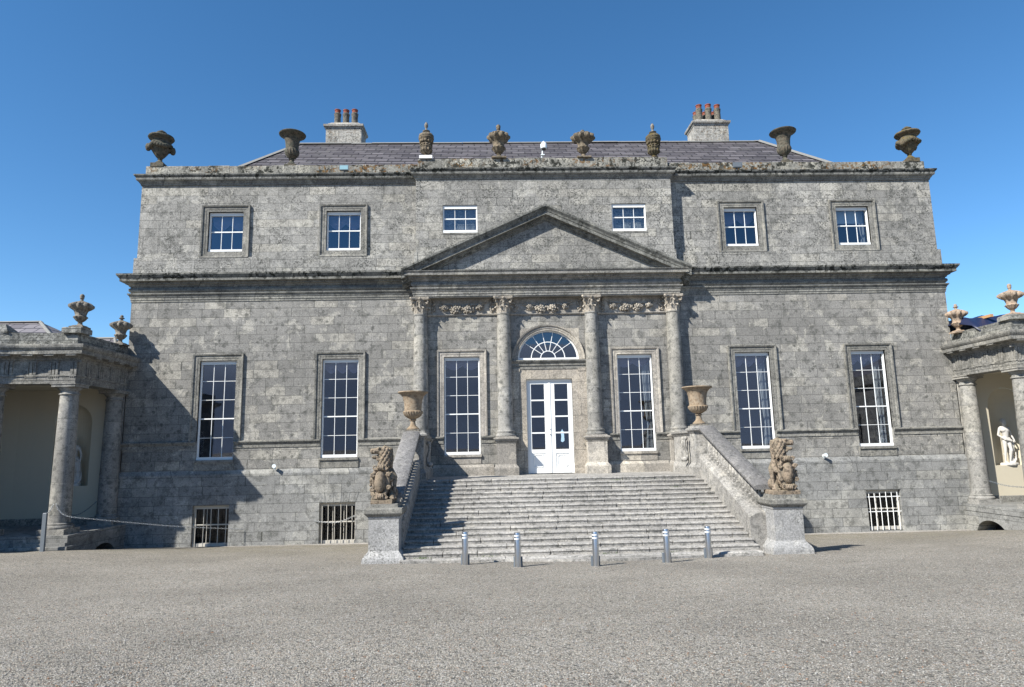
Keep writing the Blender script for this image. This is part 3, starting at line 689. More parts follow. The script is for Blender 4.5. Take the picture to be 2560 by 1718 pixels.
def capital(cx, cy, parent):
    w = MB(); z0 = 10.47
    w.lathe(cx, cy, [(.33, z0), (.33, z0+.25), (.345, z0+.5), (.40, z0+.66), (.42, z0+.72)], 20)
    for k in range(8): leaf(w, 2*pi*k/8+pi/8, .335, .42, z0, z0+.36, .12, cx, cy, .08)
    for k in range(8): leaf(w, 2*pi*k/8, .335, .43, z0+.12, z0+.60, .11, cx, cy, .10)
    for k in range(4):   # corner volutes
        a = pi/4+k*pi/2; ca, sa = cos(a), sin(a)
        sp = []
        for i in range(22):
            t = i/21*2.2*2*pi*.75; rr = .105*(1-i/30)
            sp.append((.50+rr*cos(t+1.2), z0+.60+rr*sin(t+1.2)))
        w.tube([(cx+ca*.34, cy+sa*.34, z0+.35), (cx+ca*.40, cy+sa*.40, z0+.52)]+[(cx+ca*r, cy+sa*r, z) for r, z in sp], .03, 6)
        for q in (-.25, .25):
            w.tube([(cx+cos(a+q)*.35, cy+sin(a+q)*.35, z0+.38), (cx+cos(a+q*1.6)*.42, cy+sin(a+q*1.6)*.42, z0+.6), (cx+cos(a+q*2.6)*.44, cy+sin(a+q*2.6)*.44, z0+.66)], .022, 5)
    # concave abacus
    oc = []
    for k in range(4):
        a = pi/4+k*pi/2
        oc += [(cx+.68*cos(a-.07), cy+.68*sin(a-.07)), (cx+.68*cos(a+.07), cy+.68*sin(a+.07))]
        for q in (.25, .5, .75):
            aa = a+q*pi/2; r = .62-.18*sin(pi*q); oc.append((cx+r*cos(aa), cy+r*sin(aa)))
    w.rings([[(x, y_, z) for x, y_ in [(cx+(x-cx)*s_, cy+(y_-cy)*s_) for x, y_ in oc]] for z, s_ in ((z0+.70, .93), (z0+.76, 1.0), (z0+.83, 1.0))])
    for k in range(4):   # fleuron
        a = k*pi/2; w.ball((cx+.46*cos(a), cy+.46*sin(a), z0+.76), .07, 7, 5)
    w.build('capital', M['carve'], parent, smooth=True, angle=35)
def pedestal(cx, parent):
    w = MB()
    w.rect(cx, -.20, .475, .47, [(.12, 2.40), (.13, 2.74), (.10, 2.80), (.02, 2.90), (0, 2.93), (0, 3.94), (.03, 3.97), (.03, 4.0), (.07, 4.04), (.11, 4.12), (.14, 4.14), (.14, 4.20), (0.02, 4.23)])
    w.rect(cx, CY, .49, .49, [(0, 4.20), (0, 4.28)])
    w.build('pedestal', M['trim_pale'], parent)
for cx in CX:
    w = MB(); w.lathe(cx, CY, prof_shaft, 40); col = w.build('column', M['column'], house, smooth=True, angle=30)
    w = MB(); w.lathe(cx, CY, prof_base, 40); w.build('column_base', M['column'], col, smooth=True, angle=60)
    capital(cx, CY, col); pedestal(cx, col)
# entablature block and pediment
w = MB(); BY = -.48; BXW = 6.78
w.sweep([(-BXW, .2), (-BXW, BY), (BXW, BY), (BXW, .2)], [(p, z) for p, z in ENT if z <= 12.60 and p > -.05]+[(.50, 12.60), (-.2, 12.64)])
w.box(-BXW+.005, BXW-.005, BY+.005, .02, 11.302, 11.40)
w.box(-BXW+.015, BXW-.015, BY+.02, .05, 12.45, 12.62)
for cx in CX: pass
w.build('portico_entablature', M['entab'], house)
def rake():
    w = MB(); zt = lambda x: 16.02-.452*abs(x)
    P = [(.15, -.92), (.0, -.72), (.05, -.72), (.07, -.64), (.16, -.60), (.17, -.50), (.40, -.49), (.40, -.33), (.43, -.31), (.47, -.22), (.55, -.13), (.57, -.10), (.57, 0.0), (.0, .03), (-.20, .03), (-.20, -.9)]
    P = P[1:]
    R = []
    for x in (-7.36, 0.0, 7.36):
        R.append([(x, BY-o, zt(x)+d) for o, d in P])
    w.rings(R); w.build('raking_cornice', M['rake'], ped)
ped_mb = MB(); ped_mb.rings([[(-7.0, y_, 12.58), (7.0, y_, 12.58), (0, y_, 15.72)] for y_ in (BY+.01, -.3)])
ped = ped_mb.build('pediment', M['wall_up'], house)
rake()
# frieze between the capitals: pale band with lower fillet, garlands of fruit and flowers
w = MB(); w.box(-6.1, 6.1, -.04, .06, 10.50, 11.31)
w.sweep([(-6.1, 0), (6.1, 0)], [(-.02, 10.42), (.05, 10.42), (.09, 10.47), (.09, 10.51), (-.02, 10.52)])
w.build('frieze_panel', M['trim_pale'], house)
def garland(x0, x1):
    rg = random.Random(int(x0*10)); w = MB()
    L = x1-x0; mid = (x0+x1)/2
    def clump(cx, cz, r, n):
        for k in range(n):
            a = rg.uniform(0, 2*pi); q = rg.uniform(0, 1)**.5*r
            w.ball((cx+q*cos(a), -.10-rg.uniform(0, .16)*(1-q/r)-.03, cz+q*sin(a)*.8), rg.uniform(.04, .07), 6, 4)
        for k in range(7):   # petals round a central flower
            a = 2*pi*k/7; w.ball((cx+r*.42*cos(a), -.24, cz-.02+r*.42*sin(a)), r*.2, 6, 4, sy=.6)
        w.ball((cx, -.27, cz-.02), r*.22, 6, 4)
        for k in range(9):
            a = rg.uniform(pi, 2*pi) if k % 2 else rg.uniform(0, 2*pi); w.ball((cx+r*1.0*cos(a), -.06, cz+r*.8*sin(a)), r*.22, 5, 4, sz=1.3)
    for dx, dz, r, n in ((-.30, -.03, .30, 26), (.30, -.02, .29, 26), (-.92, .05, .20, 14), (.90, .07, .19, 14)): clump(mid+dx, 10.80+dz, r, n)
    pts = [(x0+.45+(L-.9)*i/30, -.07, 10.98+.12*abs(cos(pi*i/30*1.0))**1.5-.10*abs(sin(pi*i/10))) for i in range(31)]
    w.tube(pts, .035, 6)
    for xx in (x0+.5, x1-.5):
        for k in range(6): w.ball((xx+rg.uniform(-.13, .13), -.06, 11.02+rg.uniform(-.08, .08)), .045, 5, 4)
    for s, xx in ((-1, x0+.1), (1, x1-.1)):  # pilaster leaf behind the capital
        for k in range(14): w.ball((xx+rg.uniform(-.1, .12), -.08, 10.6+k*.045), rg.uniform(.04, .075), 6, 4)
    w.build('garland', M['carve'], house, smooth=True, angle=70)
for a, c in ((-5.95, -2.75), (-1.75, 1.75), (2.75, 5.95)): garland(a, c)

# ---- roof, chimneys
ez, ey, ry, rz, rx, ex = 18.30, .75, 7.5, 23.42, 15.15, 17.65
w = MB()
def slope_strip(p0, p1, q0, q1, n=22):
    for i in range(n):
        for (a0, a1, b0, b1) in [(i/n, (i+1)/n, 0, 1)]:
            A = [p0[k]+(q0[k]-p0[k])*a0 for k in range(3)]; B = [p1[k]+(q1[k]-p1[k])*a0 for k in range(3)]
            Cc = [p1[k]+(q1[k]-p1[k])*a1 for k in range(3)]; D = [p0[k]+(q0[k]-p0[k])*a1 for k in range(3)]
            A[2] += .035; B[2] += .035
            w.quad(A, B, Cc, D); 
yb = 2*ry-ey
slope_strip((-ex, ey, ez), (ex, ey, ez), (-rx, ry, rz), (rx, ry, rz))
w.quad((-ex, yb, ez), (ex, yb, ez), (rx, ry, rz), (-rx, ry, rz))
w.add([(ex, ey, ez), (ex, yb, ez), (rx, ry, rz)], [(0, 1, 2)]); w.add([(-ex, ey, ez), (-ex, yb, ez), (-rx, ry, rz)], [(0, 1, 2)])
w.box(-20.3, 20.3, .7, 14.3, 18.1, 18.2)
roof = w.build('roof', M['slate'], house)
w = MB()
def hipstrip(a, c, wd, up):
    a = Vector(a); c = Vector(c); d = (c-a).normalized(); s_ = d.cross(Vector((0, 0, 1))).normalized()*wd; u = Vector((0, 0, up))
    w.rings([[p-s_, p+u, p+s_, p+s_*.8-u*.4, p-s_*.8-u*.4] for p in (a, c)])
hipstrip((-ex, ey, ez+.05), (-rx, ry, rz+.05), .2, .09); hipstrip((ex, ey, ez+.05), (rx, ry, rz+.05), .26, .12)
x = -rx; rr = random.Random(2)
while x < rx-.1:
    L = min(rr.uniform(1.2, 3.5), rx-x); z = rz+.02+rr.uniform(-.015, .02); w.rings([[(xx, ry-.2, z-.05), (xx, ry, z+.10), (xx, ry+.2, z-.05)] for xx in (x+.01, x+L-.01)]); x += L
w.build('ridge_flashing', M['lead'], roof)
def chimney(cx, y0, zt, pots, back):
    w = MB(); hx, hy = 1.19, .78
    w.rect(cx, y0+hy, hx, hy, [(0, zt-4.5), (0, zt-.62), (.03, zt-.60), (.06, zt-.50), (.14, zt-.44), (.15, zt-.30), (.02, zt-.27), (-.28, zt), (-.35, zt+.02)])
    ch = w.build('chimney', M['chimney'], house)
    for i, (dx, dy, h) in enumerate(pots):
        p = MB(); x, y_ = cx+dx, y0+dy
        p.lathe(x, y_, [(.225, zt-.08), (.21, zt+h*.5), (.225, zt+h*.55), (.235, zt+h*.66), (.25, zt+h*.70), (.21, zt+h*.74), (.18, zt+h*.78), (.18, zt+h*.84)], 16)
        po = p.build('chimney_pot', M['pot'], ch, smooth=True, angle=40)
        p = MB(); p.lathe(x, y_, [(.185, zt+h*.78), (.185, zt+h*.94), (.215, zt+h*.95), (.215, zt+h), (.15, zt+h), (.14, zt+h*.9)], 16); p.build('pot_rim', M['pot_red'], po, smooth=True, angle=40)
chimney(-12.62, 9.0, 25.86, [(-.55, .55, 1.05), (0.03, .55, 1.03), (.62, .55, 1.05)], 0)
chimney(12.50, 9.0, 25.98, [(-.62, .45, 1.12), (.03, .45, 1.16), (.66, .45, 1.12), (-.62, 1.15, .95), (.03, 1.15, .95), (.66, 1.15, .95)], 1)
# ---- inside: floors and partitions (seen dimly through the panes)
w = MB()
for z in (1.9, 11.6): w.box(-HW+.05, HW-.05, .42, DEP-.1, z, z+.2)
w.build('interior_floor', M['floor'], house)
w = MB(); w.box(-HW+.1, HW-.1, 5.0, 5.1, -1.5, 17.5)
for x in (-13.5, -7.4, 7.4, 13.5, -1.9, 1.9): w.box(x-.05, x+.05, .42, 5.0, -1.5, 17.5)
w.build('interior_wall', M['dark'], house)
# unseen stand-in mountains, added behind the viewer for the panes to mirror
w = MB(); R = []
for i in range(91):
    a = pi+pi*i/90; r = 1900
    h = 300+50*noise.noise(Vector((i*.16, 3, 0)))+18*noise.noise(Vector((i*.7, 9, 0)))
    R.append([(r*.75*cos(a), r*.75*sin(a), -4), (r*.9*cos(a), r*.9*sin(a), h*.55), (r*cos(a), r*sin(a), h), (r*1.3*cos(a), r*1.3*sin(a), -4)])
w.rings(R, False, False, False); M['hill'] = plain('haze-tinted heather mountain', (0.27, 0.33, 0.42), 0.95, 0.5, 0.008)  # the slate blue of distance haze is put into this base colour
tag(w.build('standin_hills', M['hill'], smooth=True, angle=80), kind='structure')
# ------------------------------------------------------------ entrance staircase
stair = thing('entrance_staircase', 'wide grey stone staircase with balustrades rising to the front door', 'staircase', (0, -7.6, 0))
SX, SY, TR = 6.0, -4.69, 0.417
rs = random.Random(21)
for n in range(16):
    z = 2.4-.15*n; yf = SY-TR*n
    if n == 15: z = .14; yf = SY-TR*14-.34
    w = MB(); x = -SX-.02; yb_ = yf+.62 if n else yf+.9
    while x < SX:
        L = rs.uniform(1.0, 2.6); x1 = min(x+L, SX+.02)
        if SX-x1 < .5: x1 = SX+.02
        dz = rs.uniform(-.008, .008); dy = rs.uniform(-.015, .015); k = max(2, int((x1-x)/.18)); R = []
        for i in range(k+1):
            xx = x+.012+(x1-x-.024)*i/k
            e = .012*noise.noise(Vector((xx*2.3, n*3.7, 0)))+(.012 if i in (0, k) else 0); e2 = .007*noise.noise(Vector((xx*1.6, n*5.1, 4)))
            zz = z+dz+e2; y = yf+dy+e
            R.append([(xx, yb_, zz), (xx, y+.035, zz), (xx, y+.008, zz-.010), (xx, y-.006, zz-.030), (xx, y-.002, zz-.055), (xx, y+.020, zz-.075), (xx, y+.028, zz-.15-.02), (xx, yb_, zz-.17)])
        w.rings(R); x = x1
    w.build('step', M['step'], stair, smooth=True, angle=35)
w = MB(); w.box(-SX-.03, SX+.03, SY+.85, -.12, 2.0, 2.398); w.box(-SX-.7, SX+.7, SY+.1, -.11, -1.2, 2.05)
w.build('landing', M['step'], stair)
# worn apron slab at the foot, bowed forward
w = MB(); n = 40; top = []
for i in range(n+1):
    x = -5.95+11.9*i/n
    top.append((x, SY-TR*14-.45-.62*max(0, cos((x-.9)*pi/7.5))**1.3*(abs(x-.9) < 3.75)+.03*noise.noise(Vector((x, 0, 0)))))
w.rings([[(x, y, gz(x, y)+.07) for x, y in top]+[(5.95, -10.3, gz(0, -10.3)+.085), (-5.95, -10.3, gz(0, -10.3)+.085)],
         [(x, y, -.3) for x, y in top]+[(5.95, -10.3, -.3), (-5.95, -10.3, -.3)]])
w.build('apron_slab', M['step'], stair)
zs = lambda y: 3.17+.375*(y+4.9)
zr = lambda y: 4.36+.43*(y+4.9)
def flare(s, y): return .0 if s < 0 else .24*max(0, (-4.9-y)/5.5)
for s in (-1, 1):
    w = MB(); R = []
    for k in range(13):
        y = -4.6-5.3*k/12; f = flare(s, y)
        xi, xo = s*6.0, s*(6.62+f); xt = s*(6.08+f)
        R.append([(xi, y, -.8), (xi, y, min(zs(y)-.14, 9)), (xt-s*.04, y, zs(y)-.03), (xt+s*.04, y, zs(y)), (xo-s*.04, y, zs(y)), (xo, y, zs(y)-.03), (xo, y, -.8)])
    w.rings(R); w.build('stringer', M['stringer'], stair)
    w = MB(); R = []
    for k in range(22):
        y = -4.62-5.25*k/21; f = flare(s, y); a, b_ = (6.04+f)*s, (6.72+f)*s; z = zr(y)
        e = .012*noise.noise(Vector((y*3, s, 0)))
        R.append([(a, y, z-.15), (a-s*.02, y, z-.12), (a-s*.02+e, y, z-.05), (a+s*.05, y, z+e), ((a+b_)/2, y, z+.025), (b_-s*.05, y, z+e), (b_+s*.02, y, z-.05), (b_+s*.02, y, z-.12), (b_, y, z-.15)])
    w.rings(R); w.build('rail', M['rail'], stair, smooth=True, angle=50)
    N = 18
    for k in range(N):
        y = -4.98-(4.55)*k/(N-1); f = flare(s, y); x = s*(6.36+f); b0 = zs(y)-.01; b1 = zr(y)-.13; h = b1-b0
        w = MB(); w.rect(x, y, .095, .085, [(0, b0-.04), (0, b0+.10)]); w.rect(x, y, .095, .085, [(0, b1-.08), (0, b1+.04)])
        w.lathe(x, y, [(.06, b0+.09), (.075, b0+.12), (.05, b0+.16), (.06, b0+.20), (.10, b0+.30*h), (.105, b0+.38*h), (.08, b0+.52*h), (.05, b0+.70*h), (.045, b1-.14), (.07, b1-.12), (.06, b1-.07)], 12)
        w.build('baluster', M['stringer'], stair, smooth=True, angle=40)
    # upper pier, return parapet and scroll consoles
    px = s*6.22
    w = MB(); w.rect(px, -4.22, .36, .36, [(.10, 2.2), (.11, 2.72), (.07, 2.80), (.01, 2.88), (0, 2.92), (0, 4.16), (.03, 4.18), (.05, 4.24), (.13, 4.30), (.14, 4.38), (.03, 4.43)])
    w.rect(px, -4.22, .40, .40, [(0, 4.42), (0, 4.50)])
    w.build('upper_pier', M['stringer'], stair)
    w = MB(); a, b_ = sorted((s*5.98, s*6.5)); w.box(a, b_, -3.9, -.8, 2.2, 4.12)
    pth = [(s*5.98, -.75), (s*5.98, -3.9)] if s > 0 else [(s*5.98, -3.9), (s*5.98, -.75)]
    w.sweep(pth, [(-.6, 4.10), (.03, 4.10), (.06, 4.16), (.13, 4.22), (.14, 4.30), (-.6, 4.32)]); w.sweep(pth, [(-.1, 2.2), (.10, 2.2), (.11, 2.70), (.02, 2.88), (-.1, 2.88)])
    w.build('return_parapet', M['stringer'], stair)
    for x, y, dx, dy in ((s*5.86, -3.52, -s, 0), (s*5.86, -3.2, -s, 0), (s*6.36, -4.72, 0, -1)):
        w = MB(); P = []
        for i in range(26):
            t = i/25
            P.append((.10+.05*sin(t*2*pi)+.06*t*0, 4.02-1.02*t))
        sc_ = [(x+dx*p, y+dy*p, z) for p, z in P]; w.tube(sc_, [.07-.02*sin(pi*i/25) for i in range(26)], 8)
        w.ball((x+dx*.16, y+dy*.16, 3.05), .12, 10, 6); w.ball((x+dx*.10, y+dy*.10, 3.97), .10, 10, 6)
        w.build('scroll_console', M['stringer'], stair, smooth=True, angle=60)
    # lower pedestal
    cx = -6.58 if s < 0 else 7.06
    w = MB(); g0 = -.35
    w.rect(cx, -10.08, .50, .52, [(.20, g0), (.19, .12), (.17, .20), (.10, .30), (.03, .38), (0, .42), (0, 1.44), (.02, 1.46), (.03, 1.52), (.02, 1.53)])
    lp = w.build('lower_pedestal', M['pedestal'], stair)
    w = MB(); w.rect(cx, -10.08, .50, .52, [(.03, 1.52), (.11, 1.60), (.13, 1.64), (.13, 1.76), (.11, 1.79), (-.04, 1.81), (-.05, 1.92), (-.05, 1.93)]); w.build('cap', M['trim'], lp)
    w = MB(); w.box(min(cx-s*.8, s*6.3), max(cx-s*.8, s*6.3), -9.7, -9.3, -.4, 1.0) if False else None

# weeds in the step joints
w = MB(); rw = random.Random(4)
for cx_, n_, k in ((2.3, 1, 26), (3.9, 1, 14), (4.6, 3, 12), (-1.5, 11, 16), (-3.2, 15, 12), (.8, 15, 14), (2.9, 15, 10), (5.2, 7, 10), (-5.3, 15, 40), (-1.8, 1, 8)):
    z = 2.4-.15*n_; y = SY-TR*n_+TR-.02
    if n_ == 15: z = .15; y = SY-TR*14-.04
    for i in range(k):
        x = cx_+rw.gauss(0, .16); a = rw.uniform(0, 6.28); l = rw.uniform(.03, .085)
        yy = y-rw.uniform(0, .05)
        w.add([(x-.008, yy, z-.01), (x+.008, yy, z-.01), (x+cos(a)*l*.7, yy-abs(sin(a))*l*.5, z+l)], [(0, 1, 2)])
tag(w.build('weeds', M['grass']), 'small green weeds growing in the joints of the stone steps', 'weeds', kind='stuff')

# ------------------------------------------------------------ colonnades
def colonnade(sgn, label, nm):
    S = sgn
    root = thing(nm, label, 'colonnade', (S*23, -2, 0))
    fx = lambda a, b, h: (S*a, b, h)
    def B(mb, name, mat, parent=root, **k):
        return mb.build(name, mat, parent, **k)
    def mir(mb):
        mb.v = [(S*x, y, z) for x, y, z in mb.v]; return mb
    # front line in plan
    def arcp(cx, cy, r, a0, a1, n): return [(cx+r*sin(a0+(a1-a0)*i/n), cy+r*cos(a0+(a1-a0)*i/n)) for i in range(n+1)]
    AC = (22.0, -12.2); FR = 8.0; A1 = 1.45
    front = [(20.95, -.04), (20.95, -4.2)]+arcp(*AC, FR, 0, A1, 22)
    w = MB(); w.sweep(front, [(-.72, 6.86), (0, 6.86), (0, 7.0), (.015, 7.0), (.015, 7.16), (.05, 7.17), (.05, 7.235), (0, 7.25), (0, 7.86), (.05, 7.87), (.06, 7.95), (.14, 8.02), (.16, 8.07), (.46, 8.09), (.47, 8.26), (.50, 8.28), (.55, 8.36), (.57, 8.44), (.57, 8.50), (.0, 8.60), (-.72, 8.60)], fx)
    B(w, 'entablature', M['entab'])
    w = MB(); off = [(p[0], p[1]) for p in front]
    w.sweep(off, [(-.50, 8.55), (-.06, 8.55), (-.06, 8.84), (-.08, 8.85), (-.08, 9.10), (-.50, 9.10)], fx)
    B(w, 'parapet', M['parapet'])
    # triglyphs and mutules along the line
    w = MB(); w2 = MB()
    def along(d):
        for i in range(len(front)-1):
            a, b_ = front[i], front[i+1]; L = math.hypot(b_[0]-a[0], b_[1]-a[1])
            if d <= L:
                t = d/L; dx, dy = (b_[0]-a[0])/L, (b_[1]-a[1])/L
                return (a[0]+dx*d, a[1]+dy*d, dx, dy)
            d -= L
        return None
    def blk(mb, d, wd, o0, o1, z0, z1):
        q = along(d)
        if not q: return
        x, y, dx, dy = q; nx, ny = dy, -dx
        c4 = [(x+dx*u+nx*o, y+dy*u+ny*o) for u, o in ((-wd, o0), (wd, o0), (wd, o1), (-wd, o1))]
        mb.rings([[(S*a, b_, z) for a, b_ in c4] for z in (z0, z1)])
    d = .45
    while d < 16:
        if abs(d-4.16) < .3: pass
        w = MB()
        for q in (-.15, 0, .15): blk(w, d+q, .055, -.02, .045, 7.252, 7.80)
        blk(w, d, .23, -.02, .05, 7.78, 7.858)
        for q in range(6): blk(w, d-.2+.08*q, .025, -.02, .04, 7.12, 7.168)
        B(w, 'triglyph', M['entab']); w2 = MB(); blk(w2, d, .21, .17, .43, 8.02, 8.088); B(w2, 'mutule', M['entab'])
        d += .93
    # ceiling and roof deck behind the parapet
    inner = [(21.0, .3)]+[(20.95+.5, -3.6)]
    bk = [(21.05, 0.0), (25.4, 0.0)]+arcp(25.4, -13, 13.0, 0.05, 1.35, 16)
    fr2 = [(20.95+.5, -.02), (20.95+.5, -3.7)]+arcp(*AC, FR+.5, 0, A1, 17)
    nn = min(len(bk), len(fr2)); w = MB()
    w.rings([[(S*x, y, z) for x, y in fr2[:nn]]+[(S*x, y, z) for x, y in reversed(bk[:nn])] for z in (6.95, 7.0)])
    B(w, 'ceiling', M['beige'])
    # back wall with a niche
    NX, NR, NZ0, NZ1 = 23.42, .885, 2.32, 5.36
    w = MB()
    def q4(a, b_, c, d_): w.quad(*[(S*p[0], p[1], p[2]) for p in (a, b_, c, d_)])
    z0, z1, zt = .82, 7.0, NZ1+NR
    q4((21.0, 0, z0), (NX-NR, 0, z0), (NX-NR, 0, z1), (21.0, 0, z1)); q4((NX+NR, 0, z0), (25.4, 0, z0), (25.4, 0, z1), (NX+NR, 0, z1))
    q4((NX-NR, 0, z0), (NX+NR, 0, z0), (NX+NR, 0, NZ0), (NX-NR, 0, NZ0))
    n = 20
    for i in range(n):
        a0, a1 = pi-pi*i/n, pi-pi*(i+1)/n
        p0, p1 = (NX+NR*cos(a0), NZ1+NR*sin(a0)), (NX+NR*cos(a1), NZ1+NR*sin(a1))
        q4((p0[0], 0, p0[1]), (p1[0], 0, p1[1]), (p1[0], 0, z1), (p0[0], 0, z1))
        # half-cylinder and quarter-sphere head
        b0, b1 = (NX-NR*cos(pi*i/n), NR*.85*sin(pi*i/n)), (NX-NR*cos(pi*(i+1)/n), NR*.85*sin(pi*(i+1)/n))
        q4((b0[0], b0[1], NZ0), (b1[0], b1[1], NZ0), (b1[0], b1[1], NZ1), (b0[0], b0[1], NZ1))
        q4((b0[0], b0[1], NZ0), (b1[0], b1[1], NZ0), (NX, 0, NZ0), (NX, 0, NZ0-.0001))
        for j in range(8):
            e0, e1 = pi/2*j/8, pi/2*(j+1)/8
            S3 = lambda t, e: (NX-NR*cos(t)*cos(e), NR*.85*sin(t)*cos(e), NZ1+NR*sin(e))
            t0, t1 = pi*i/n, pi*(i+1)/n
            q4(S3(t0, e0), S3(t1, e0), S3(t1, e1), S3(t0, e1))
    for i in range(len(bk)-2):
        a, b_ = bk[i+1], bk[i+2]; q4((a[0], a[1], z0), (b_[0], b_[1], z0), (b_[0], b_[1], z1), (a[0], a[1], z1))
    B(w, 'back_wall', M['beige'])
    w = MB(); w.sweep(bk, [(-.1, .3), (.04, .3), (.04, .80), (.02, .83), (-.1, .83)], fx); B(w, 'skirting', M['trim'])
    w = MB(); w.sweep([(p[0], p[1]) for p in bk], [(-.5, 6.9), (0.01, 6.98), (0.01, 8.9), (-.5, 8.9)], fx); B(w, 'rear_wall', M['wall_low'])
    w = MB(); a_, b_ = sorted((S*21.04, S*21.80)); w.box(a_, b_, -.07, .02, .5, 6.86); B(w, 'pilaster', M['column'])
    # columns
    def column(x, y, half=False):
        w = MB(); w.lathe(S*x, y, [(.425, .98), (.42, 1.05)]+[(.415-.06*t**1.6, 1.05+5.25*t) for t in [i/12 for i in range(1, 13)]]+[(.355, 6.34)], 36)
        c = B(w, 'column', M['column'], smooth=True, angle=30)
        w = MB(); w.lathe(S*x, y, [(.352, 6.32), (.352, 6.38), (.40, 6.38), (.41, 6.405), (.40, 6.43), (.355, 6.44), (.355, 6.56), (.40, 6.58), (.42, 6.62), (.47, 6.68), (.49, 6.70)], 36)
        w.rect(S*x, y, .50, .50, [(0, 6.70), (0, 6.80), (.03, 6.81), (.03, 6.862)]); B(w, 'capital', M['column'], c, smooth=True, angle=30)
        w = MB(); w.lathe(S*x, y, [(.50, .72), (.54, .73), (.56, .79), (.54, .85), (.49, .87), (.47, .90), (.49, .93), (.45, .96), (.42, .98)], 36)
        w.rect(S*x, y, .56, .56, [(0, .48), (0, .73)]); B(w, 'column_base', M['column'], c, smooth=True, angle=30)
    for x, y in ((21.34, -.36), (21.36, -3.82), (24.35, -4.12), (27.2, -5.5), (29.4, -8.1)): column(x, y)
    # platform with side arch
    w = MB(); pl = [(20.55, .0), (20.55, -4.65)]+arcp(*AC, FR-.45, 0, A1, 17)
    gA = lambda x, y: gz(S*x, y)-.25
    # side face with low segmental arch
    ys = [0.0, -.3, -.6]+[-.87-1.86*i/14 for i in range(15)]+[-3.0, -3.8, -4.65]
    def low(y):
        if -2.74 < y < -.86: t = (y+1.8)/.94; return -.78+.62*math.sqrt(max(0, 1-t*t))
        return gA(20.55, y)
    for i in range(len(ys)-1):
        a, b_ = ys[i], ys[i+1]; q = [(S*20.55, a, low(a)), (S*20.55, b_, low(b_)), (S*20.55, b_, .22), (S*20.55, a, .22)]; w.quad(*q)
        if -2.74 < (a+b_)/2 < -.86: w.quad((S*20.55, a, low(a)), (S*20.55, b_, low(b_)), (S*21.5, b_, low(b_)), (S*21.5, a, low(a)))
    B(w, 'platform_side', M['wall_base'])
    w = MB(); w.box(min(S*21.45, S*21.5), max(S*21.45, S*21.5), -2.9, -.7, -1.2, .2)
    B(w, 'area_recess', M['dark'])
    w = MB(); pf = pl[1:]
    w.sweep([(20.55, -4.0)]+pf, [(-.3, .05), (.012, .05), (.012, .215), (-.3, .215)], fx)
    w.sweep([(20.55, -4.35)]+[(p[0], p[1]) for p in pf], [(-.3, -1.1), (.22, -1.1), (.22, .07), (.2, .09), (-.3, .09)], fx)
    fl_ = [(20.52, .0), (20.52, -4.55)]+arcp(*AC, FR-.36, 0, A1, 17)
    w.rings([[(S*x, y, z) for x, y in fl_[:nn]]+[(S*x, y, z) for x, y in reversed(bk[:nn])] for z in (.20, .50)])
    B(w, 'platform', M['wall_base'])
    return root, pl
ctL, _ = colonnade(-1, 'stone colonnade left of the house, mostly in shadow', 'colonnade')
ctR, _ = colonnade(1, 'sunlit stone colonnade right of the house', 'colonnade')

# stand-in service wings, added outside the frame to shade the left colonnade and forecourt
for S_, lb in ((-1, 'plain stand-in service wing, unseen beyond the left colonnade'), (1, 'plain stand-in service wing, unseen beyond the right colonnade')):
    wg = thing('standin_wing', lb, 'building', (S_*38, -24, 0), 'stand-in service wings')
    b = MB(); x0, x1 = sorted((S_*31.5, S_*46)); y0, y1 = -36, -12.3
    b.rect((x0+x1)/2, (y0+y1)/2, (x1-x0)/2, (y1-y0)/2, [(.1, -2), (.1, 1.2), (0, 1.3), (0, 8.4), (.1, 8.5), (.45, 8.7), (.5, 8.95), (0, 9.05), (0, 9.7), (-.5, 9.7)])
    b.build('wall', M['wall_low'], wg)
    b = MB(); b.rect((x0+x1)/2, (y0+y1)/2, (x1-x0)/2-.6, (y1-y0)/2-.6, [(0, 9.5), (-5.2, 12.4)]); b.build('roof', M['slate'], wg)
    for k in range(5):
        yy = -15.5-4.3*k; xx = S_*31.5
        b = MB(); b.box(min(xx, xx-S_*.12), max(xx, xx-S_*.12), yy-.85, yy+.85, 2.2, 6.2); wn_ = b.build('window', M['trim'], wg)
        b = MB(); b.box(min(xx-S_*.13, xx-S_*.14), max(xx-S_*.13, xx-S_*.14), yy-.6, yy+.6, 2.5, 5.9); b.build('glass', M['lens'], wn_)
        b = MB()
        for q in (-.6, -.2, .2, .6): b.box(min(xx-S_*.14, xx-S_*.18), max(xx-S_*.14, xx-S_*.18), yy+q-.02, yy+q+.02, 2.5, 5.9)
        for q in range(6): b.box(min(xx-S_*.14, xx-S_*.17), max(xx-S_*.14, xx-S_*.17), yy-.6, yy+.6, 2.5+q*.68-.02, 2.5+q*.68+.02)
        b.build('sash_frame', M['white'], wn_)
